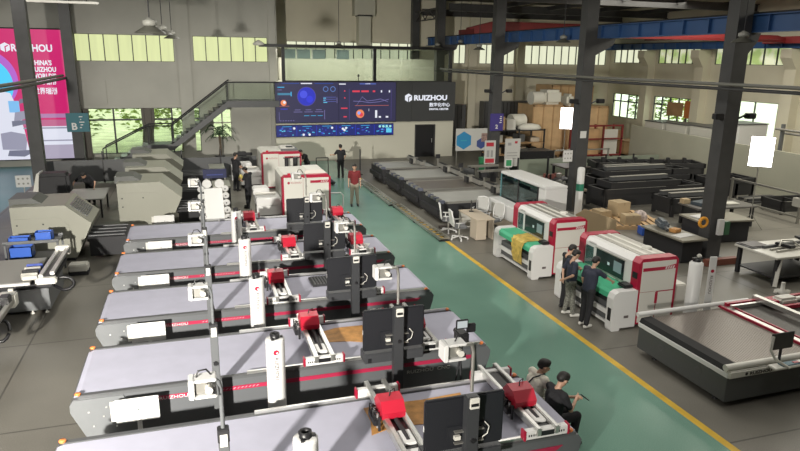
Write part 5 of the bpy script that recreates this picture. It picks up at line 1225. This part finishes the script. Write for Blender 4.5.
t = thing('machine_bed', 'black low machine block behind the fence panels', 'machine', (16.4, 30.8, 0)); obj('body', MB().box(0, 2.3, 0, 1.2, .05, 1.25, black, b=.02), t); obj('feet', MB().box(.1, .3, .1, 1.1, 0, .05, steel).box(2, 2.2, .1, 1.1, 0, .05, steel), t)
t = thing('guard_rail', 'grey two-bar guard rail behind the fence panels', 'guard rail', (18.9, 31.2, 0)); obj('bars', MB().box(0, 3.6, 0, .06, 1.15, 1.22, alud).box(0, 3.6, 0, .06, .7, .77, alud), t)
for x in (0, 1.8, 3.5): obj('post', MB().box(x, x+.07, 0, .06, 0, 1.22, alud), t)
for i, (x, y, c_, lb) in enumerate(((14.2, 26.3, M('blue_white_parts', (.2, .25, .42), .5, noise=.5, nscale=5), 'blue and grey pile of machine parts behind the glass cabinet machine'), (16.0, 26.3, M('red_grey_parts', (.32, .12, .1), .5, noise=.6, nscale=5), 'reddish pile of machine parts left of the second column'), (12.9, 24.8, M('grey_parts', (.2, .2, .18), .5, noise=.6, nscale=5), 'grey pile of machine parts right of the second flatbed'), (15.8, 24.9, M('grey_parts', (.2, .2, .18), .5, noise=.6, nscale=5), 'grey pile of wrapped parts right of the second column'))):
    rn = random.Random(i+40); mb = MB()
    mb.box(-.8, .8, -.4, .4, .6, .65, blackm)
    for a in (-.7, .65): mb.box(a, a+.06, -.35, -.29, 0, .6, blackm).box(a, a+.06, .29, .35, 0, .6, blackm)
    t = thing('parts_bench', lb, 'parts bench', (x, y, 0), .1*i); obj('bench', mb, t); mb = MB()
    for k in range(14):
        a, b, s_ = rn.uniform(-.65, .6), rn.uniform(-.3, .2), rn.uniform(.08, .22); mb.box(a, a+s_, b, b+s_, .65, .65+rn.uniform(.06, .25), rn.choice([c_, c_, alud, black, c_]), rz=rn.uniform(0, 1.5), b=.015)
    o_ = obj('small_parts', mb, t); o_['kind'] = 'stuff'
for i, (x, y, r_, lb) in enumerate(((13.3, 23.2, -.25, 'long grey rail profile between the flatbeds and the glass cabinet'),)):
    t = thing('rail_bench', lb, 'rail bench', (x, y, 0), r_); obj('profiles', MB().box(0, 2.2, 0, .2, .75, .85, alud, b=.01).box(0, 2.2, .5, .62, .75, .82, darkgrey), t); obj('trestles', MB().box(.2, .3, 0, .7, 0, .75, blackm).box(1.9, 2.0, 0, .7, 0, .75, blackm), t)
mb = MB().box(-.35, .35, -.8, .8, .08, .2, black, b=.03).bar((.3, -.7, .2), (.3, -.7, 1.15), .04, .04, black).bar((-.3, -.7, .2), (-.3, -.7, 1.15), .04, .04, black).bar((-.3, -.7, 1.15), (.3, -.7, 1.15), .04, .04, black)
for a in (-.25, .25):
    for b in (-.6, .6): mb.cyl((a-.03, b, .06), (a+.03, b, .06), .06, black, 12)
single('hand_trolley', mb, 'black platform trolley left of the man by the back wall', 'trolley', (6.05, 30.9, 0), PI)
single('barrier_post', MB().lathe((0, 0, 0), [(.16, 0), (.16, .03), (.035, .05), (.035, 1.35), (.01, 1.36)], black, 12), 'black barrier post at the end of the green aisle', 'post', (8.3, 32.8, 0))

# ------------------------------------------------------------------ people
def ball(bm, c, r):
    m = Matrix.Translation(c) @ Matrix.Diagonal((*r, 1)) if hasattr(r, '__len__') else Matrix.Translation(c) @ Matrix.Scale(r, 4)
    bmesh.ops.create_icosphere(bm, subdivisions=3, radius=1, matrix=m)
def caps(bm, a, b, ra, rb, n=8):
    a, b = Vector(a), Vector(b); L_ = (b-a).length; k = max(2, int(L_/(min(ra, rb)*.45)))
    for i in range(k+1):
        u = i/k; bmesh.ops.create_icosphere(bm, subdivisions=2, radius=ra+(rb-ra)*u, matrix=Matrix.Translation(a.lerp(b, u)))
def remesh(bm, name, mt, vox, smooth=2):
    me = bpy.data.meshes.new(name); bm.to_mesh(me); bm.free()
    o = bpy.data.objects.new('tmp', me); C.objects.link(o)
    md = o.modifiers.new('r', 'REMESH'); md.mode = 'VOXEL'; md.voxel_size = vox; md.use_smooth_shade = True
    s_ = o.modifiers.new('s', 'SMOOTH'); s_.iterations = smooth; s_.factor = .5
    bpy.context.view_layer.update()
    out = bpy.data.meshes.new_from_object(o.evaluated_get(bpy.context.evaluated_depsgraph_get()))
    bpy.data.objects.remove(o); bpy.data.meshes.remove(me)
    out.name = name; out.materials.clear(); out.materials.append(mt)
    for p in out.polygons: p.use_smooth = True
    return out
STAND = dict(pel=(0, 0, .93), chest=(0, .01, 1.27), neck=(0, .0, 1.45), head=(0, .03, 1.6),
             sL=(-.18, 0, 1.40), eL=(-.23, -.02, 1.13), wL=(-.24, .05, .88), sR=(.18, 0, 1.40), eR=(.23, -.02, 1.13), wR=(.24, .05, .88),
             hL=(-.09, 0, .90), kL=(-.10, .02, .50), aL=(-.11, -.02, .09), hR=(.09, 0, .90), kR=(.10, .02, .50), aR=(.11, -.02, .09))
def person(loc, rz, label, shirt, trousers, shoes, pose=None, scale=1.0, look_=(0, 1, -.1), vox=.016, sleeves='short', long_legs=True):
    J = {k: Vector(v) for k, v in {**STAND, **(pose or {})}.items()}
    t = thing('person', label, 'person', loc, rz, None)
    t.scale = (scale,)*3
    lk = Vector(look_).normalized(); side = lk.cross(V(0, 0, 1)).normalized(); upv = side.cross(lk)
    H = J['head']
    bm = bmesh.new()
    # torso
    hip = (J['hR']-J['hL']).normalized(); sh = (J['sR']-J['sL']).normalized()
    for s_ in (-1, 1):
        caps(bm, J['pel']+hip*.06*s_, J['chest']+sh*.07*s_-V(0, 0, .12), .095, .095); caps(bm, J['chest']+sh*.07*s_-V(0, 0, .12), J['chest']+sh*.09*s_+V(0, 0, .04), .095, .09)
        caps(bm, J['neck']-(J['neck']-J['chest'])*.25, J['sR' if s_ > 0 else 'sL'], .06, .055)
    caps(bm, J['pel'], J['chest'], .10, .115)
    caps(bm, J['neck']-(J['head']-J['neck'])*.3, H-upv*.03, .052, .05)
    # limbs taper
    for s_ in 'LR':
        caps(bm, J['s'+s_], J['e'+s_], .05, .038); caps(bm, J['e'+s_], J['w'+s_], .038, .026)
        caps(bm, J['h'+s_], J['k'+s_], .085, .055); caps(bm, J['k'+s_], J['a'+s_], .055, .038)
        # foot
        ft = J.get('f'+s_, J['a'+s_]+V(0, .16, -.05)); caps(bm, J['a'+s_]+V(0, -.03, -.045), ft, .034, .028)
        # hand: palm, four fingers, thumb
        fd = (J['w'+s_]-J['e'+s_]).normalized(); ax = V(1, 0, 0) if abs(fd.x) < .7 else V(0, 1, 0)
        fw = (ax-fd*ax.dot(fd)).normalized(); nz = fd.cross(fw); w0 = J['w'+s_]
        caps(bm, w0, w0+fd*.07, .026, .03)
        for q in (-1, 1): caps(bm, w0+fd*.03, w0+fd*.08+nz*.02*q, .018, .02)
        for q, l_ in zip((-1.5, -.5, .5, 1.5), (.055, .07, .075, .062)):
            b0 = w0+fd*.09+nz*.018*q; b1 = b0+fd*l_*.55+fw*.006; caps(bm, b0, b1, .0105, .0095); caps(bm, b1, b1+fd*l_*.35+fw*.022*(1 if s_ == 'L' else -1), .0095, .008)
        sg = 1 if s_ == 'L' else -1; b0 = w0+fd*.035+nz*.025; caps(bm, b0, b0+fd*.03+nz*.03, .013, .011); caps(bm, b0+fd*.03+nz*.03, b0+fd*.06+nz*.035, .011, .009)
    # head
    for (f_, u_, s_, r) in ((0, .03, 0, .088), (-.025, .035, 0, .086), (.02, -.03, 0, .07), (.035, -.075, 0, .045)):
        ball(bm, H+lk*f_+upv*u_, (r*.88, r, r*1.0) if abs(lk.y) > .6 else (r, r*.88, r))
    caps(bm, H+lk*.085+upv*.01, H+lk*.105-upv*.025, .012, .016)        # nose
    caps(bm, H+lk*.08-upv*.055+side*.02, H+lk*.08-upv*.055-side*.02, .013, .013)  # lips
    for s_ in (-1, 1): ball(bm, H+side*.085*s_-lk*.005, .022)
    body = obj('body', remesh(bm, 'body', skin, vox, 2), t)
    ey = MB()
    for s_ in (-1, 1): c = H+lk*.088+upv*.018+side*.032*s_; ey.tube([c-side*.012, c, c+side*.012], [.004, .008, .004], black, 6)
    obj('eyes', ey, t)
    # hair
    bm = bmesh.new()
    for (f_, u_, r) in ((-.03, .055, .09), (0, .065, .085), (-.045, .02, .08), (.03, .09, .055)): ball(bm, H+lk*f_+upv*u_, (r*.98, r, r*.92) if abs(lk.y) > .6 else (r, r*.98, r*.92))
    obj('hair', remesh(bm, 'hair', hairm, .012, 1), t)
    # shirt
    bm = bmesh.new()
    for s_ in (-1, 1):
        caps(bm, J['pel']+hip*.065*s_+V(0, 0, -.02), J['chest']+sh*.075*s_-V(0, 0, .12), .108, .108); caps(bm, J['chest']+sh*.075*s_-V(0, 0, .12), J['chest']+sh*.095*s_+V(0, 0, .04), .108, .1)
        k = 'R' if s_ > 0 else 'L'
        caps(bm, J['neck']-(J['neck']-J['chest'])*.3, J['s'+k], .068, .07)
        caps(bm, J['s'+k], J['s'+k].lerp(J['e'+k], .75 if sleeves == 'short' else 1), .066, .058)
        if sleeves == 'long': caps(bm, J['e'+k], J['w'+k]-(J['w'+k]-J['e'+k])*.08, .054, .042)
    caps(bm, J['pel'], J['chest'], .118, .128)
    obj('shirt', remesh(bm, 'shirt', shirt, vox, 2), t)
    bm = bmesh.new(); caps(bm, J['hL'], J['hR'], .11, .11); caps(bm, J['pel'], J['pel']+V(0, 0, -.03), .105, .105)
    for s_ in 'LR': caps(bm, J['h'+s_], J['k'+s_], .1, .078); caps(bm, J['k'+s_], J['a'+s_]+(J['k'+s_]-J['a'+s_]).normalized()*.03, .078, .062)
    obj('trousers', remesh(bm, 'trousers', trousers, vox, 2), t)
    for s_ in 'LR':
        bm = bmesh.new(); ft = J.get('f'+s_, J['a'+s_]+V(0, .16, -.05)); caps(bm, J['a'+s_]+V(0, -.035, -.043), ft, .046, .04)
        obj('shoe', remesh(bm, 'shoe', shoes, .012, 1), t)
    return t
# two at the near laser machine and one behind
person((8.42, 11.95, 0), -PI/2-.15+.0+PI, 'person', navy, blackcloth, shoew) if False else None
person((8.45, 12.02, 0), -PI/2+.25, 'person in navy shirt and black trousers reaching over the green belt', navy, blackcloth, shoew,
       dict(chest=(0, .06, 1.25), neck=(0, .11, 1.42), head=(0, .17, 1.56), sL=(-.19, .09, 1.38), eL=(-.24, .05, 1.12), wL=(-.25, .12, .93), sR=(.19, .09, 1.38), eR=(.25, .30, 1.22), wR=(.22, .52, 1.10), kR=(.1, -.02, .5), aR=(.11, -.1, .09)), .99, (0, .8, -.55))
person((8.42, 12.7, 0), -PI/2-.1, 'person in navy shirt and grey patterned trousers, hands behind back', navy, checks, shoew,
       dict(chest=(0, .02, 1.26), head=(.0, .08, 1.6), eL=(-.27, -.1, 1.15), wL=(-.06, -.19, .98), eR=(.27, -.1, 1.15), wR=(.04, -.2, 1.0), aL=(-.13, -.05, .09), aR=(.12, .06, .09)), .96, (0, .85, -.45))
person((8.56, 13.12, 0), -PI/2-.1, 'person in dark top half hidden behind the one in patterned trousers', blackcloth, blackcloth, black,
       dict(head=(0, .1, 1.58), eL=(-.24, .1, 1.15), wL=(-.1, .28, 1.1), eR=(.24, .1, 1.15), wR=(.1, .3, 1.08)), .97, (0, .85, -.5))
person((6.25, 25.65, 0), PI-.15, 'person in maroon shirt and khaki trousers standing in the green aisle', maroon, khaki, black,
       dict(aL=(-.13, 0, .09), aR=(.13, 0, .09)), 1.02, (.1, 1, -.1))
person((7.1, 32.1, 0), .1, 'person in black seen from behind near the back wall', blackcloth, blackcloth, black,
       dict(eL=(-.3, .08, 1.2), wL=(-.4, .25, 1.18), eR=(.26, .0, 1.14), wR=(.22, .12, .95)), 1.0, (0, 1, 0))
person((1.75, 30.0, 0), -.9, 'person in black standing behind the worker with yellow tool', blackcloth, blackcloth, black,
       dict(eL=(-.22, .1, 1.15), wL=(-.1, .28, 1.05), eR=(.22, .1, 1.15), wR=(.1, .3, 1.05)), 1.02, (0, 1, -.25))
q = person((2.0, 26.3, 0), .9, 'person in dark clothes looking down at a yellow object in hand', blackcloth, blackcloth, black,
       dict(neck=(0, .05, 1.44), head=(0, .12, 1.56), eL=(-.22, .12, 1.15), wL=(-.07, .33, 1.18), eR=(.22, .12, 1.15), wR=(.07, .33, 1.15), aR=(.12, .12, .09)), 1.0, (0, .7, -.7))
single('yellow_bag', MB().lathe((0, 0, 0), [(.03, -.14), (.09, -.08), (.1, .05), (.05, .13), (.02, .15)], M('yellow_cloth', (.55, .45, .12), .7), 8), 'yellow object held by the worker in dark clothes', 'bag', (1.74, 26.58, 1.2))
person((5.35, 31.9, 0), 2.0, 'person in black leaning over the farther red-trimmed machine', blackcloth, blackcloth, black,
       dict(chest=(0, .14, 1.2), neck=(0, .28, 1.34), head=(0, .38, 1.44), sL=(-.18, .25, 1.32), sR=(.18, .25, 1.32), eL=(-.22, .38, 1.08), wL=(-.1, .5, .95), eR=(.22, .38, 1.08), wR=(.1, .5, .95)), 1.0, (0, .8, -.6))
person((-4.15, 28.5, 0), PI-.35, 'person in black bent over the work table behind the left column', blackcloth, blackcloth, black,
       dict(chest=(0, .16, 1.15), neck=(0, .32, 1.24), head=(0, .42, 1.28), sL=(-.19, .28, 1.22), sR=(.19, .28, 1.22), eL=(-.42, .36, 1.02), wL=(-.45, .5, .86), eR=(.42, .36, 1.02), wR=(.45, .5, .86)), 1.0, (0, .7, -.7))
# two seated at the end of the nearest machine
SIT = dict(pel=(0, 0, .54), chest=(0, .05, .86), neck=(0, .1, 1.03), head=(0, .17, 1.16), sL=(-.18, .08, .99), sR=(.18, .08, .99), eL=(-.22, .2, .74), wL=(-.1, .42, .78), eR=(.22, .2, .74), wR=(.1, .42, .78),
           hL=(-.09, .02, .52), kL=(-.11, .42, .54), aL=(-.12, .36, .09), hR=(.09, .02, .52), kR=(.11, .42, .54), aR=(.12, .36, .09))
person((5.1, 7.93, 0), -PI/2+.1, 'person in black T-shirt sitting and holding a phone', blackcloth, blackcloth, black,
       dict(SIT, wL=(-.02, .42, .80), wR=(.06, .42, .80)), 1.0, (0, .75, -.65), .012)
q2 = person((5.08, 8.47, 0), -PI/2+.1, 'person in cream shirt with black strap sitting beside the machine end', M('bright_cream_cloth', (.78, .74, .64), .8), checks, black,
       dict(SIT, chest=(0, .03, .86), head=(.02, .16, 1.14), wL=(-.15, .40, .66)), 1.0, (.3, .8, -.35), .012)
obj('shoulder_strap', MB().tube([(.12, .12, 1.07), (.05, -.06, 1.0), (-.04, -.11, .85), (-.14, -.1, .68)], .013, black, 6), q2)
for y, lb in ((7.93, 'low black stool under the seated person in black'), (8.47, 'low black stool under the seated person in cream')):
    t = thing('stool', lb, 'stool', (5.14, y, 0), 0, 'low stools'); obj('seat', MB().box(-.17, .17, -.17, .17, .38, .44, black, b=.02), t)
    for a in (-.13, .13):
        for b in (-.13, .13): obj('leg', MB().box(a-.015, a+.015, b-.015, b+.015, 0, .38, blackm), t)
single('mobile_phone', MB().box(-.04, .04, -.008, .008, -.08, .08, black, b=.006), 'black phone in the hands of the seated person in black', 'phone', (5.1+.56, 7.93-.05, .83), 0).rotation_euler = (.9, 0, -PI/2)
t = thing('strip_lamp', 'long slim white ceiling strip lamp at the top left corner', 'lamp', (-3.1, 20, 7.3))
obj('lamp_body', MB().box(-.85, .9, -.06, .06, 0, .06, offwhite, b=.015), t)
for x in (-.6, .6): obj('hanging_rod', MB().cyl((x, 0, .05), (x, 0, ZC-7.3), .01, blackm, 6), t)
t = thing('air_duct', 'grey square air duct coming down the back wall above the glass room', 'duct', (11.3, 43.6, 6.7))
obj('riser', MB().box(-.42, .42, -.35, .38, 0, 2.0, wall_b, b=.02), t); obj('wide_section', MB().box(-.7, .7, -.4, .38, 2.0, 3.18, wall_b, b=.02), t); obj('flange', MB().box(-.5, .5, -.4, .38, 1.95, 2.05, steel), t)

# stacked profiles and small goods on the right-hand tables
for lyr in range(3):
    for k in range(6-lyr):
        single('steel_profile', MB().box(0, 2.0-.1*lyr, 0, .12, 0, .1, steel if (k+lyr) % 3 else alud), 'thin dark steel profile in the stack behind the grey tubular barrier', 'steel profile', (22.65+.05*lyr, 21.25+k*.16+.08*lyr, lyr*.102), 0, 'stacked steel profiles behind the barrier')
for nm_, x, y, z, w_, d_, h_, rz_, mt_, lb in (
    ('cardboard_box', 17.0, 17.1, .802, .35, .3, .22, .3, card, 'small brown box on the bench right of the near column'),
    ('paper_stack', 16.35, 17.35, .802, .5, .4, .04, .1, white, 'white papers on the bench right of the near column'),
    ('tool_case', 17.9, 18.8, .802, .9, .6, .12, .2, M('slate_blue', (.06, .08, .1), .6), 'slate blue flat case on the large dark table'),
    ('carton_lid', 18.9, 18.9, .802, .7, .4, .05, -.1, offwhite, 'flat white carton lid on the large dark table'),
    ('small_box', 17.55, 19.45, .802, .3, .25, .18, 0, card, 'small brown box at the back edge of the large dark table'),
    ('white_board', 14.1, 15.6, .752, .7, .35, .015, .2, white, 'white sheet of board on the greige table'),
    ('orange_box', 14.35, 16.1, .752, .3, .25, .12, .3, M('orange_tan', (.5, .25, .08), .6), 'orange-tan box on the greige table'),
    ('control_box', 11.85, 27.2, 0, .35, .5, 1.05, 0, darkgrey, 'dark upright control box at the right end of the third flatbed')):
    single(nm_, MB().box(0, w_, 0, d_, 0, h_, mt_, b=min(.012, h_*.2)), lb, 'box' if 'box' in nm_ or 'case' in nm_ else 'paper' if 'paper' in nm_ or 'board' in nm_ else 'lid', ((x, y, z) if nm_ != 'control_box' else (12.0, y, z)), rz_)
for i in range(6):
    single('wood_strip', MB().box(0, 1.2, 0, .1, 0, .05, ply), 'pale wooden strip lying on the floor left of the pallet', 'wood strip', (12.95+.02*i, 20.9+i*.16, 0), -.3, 'wooden strips beside the pallet')
for i, (x, y) in enumerate(((12.9, 27.6), (13.0, 29.0))):
    t = thing('rail_bench', ['long aluminium rail on trestles right of the third flatbed', 'long aluminium rail on trestles right of the farthest flatbed'][i], 'rail bench', (x, y, 0), .1)
    obj('profiles', MB().box(0, 1.6, 0, .12, .8, .9, alud, b=.01).box(0, 1.6, .3, .4, .8, .86, alu), t); obj('trestle', MB().box(.1, .2, 0, .4, 0, .8, blackm), t); obj('trestle', MB().box(1.35, 1.45, 0, .4, 0, .8, blackm), t)
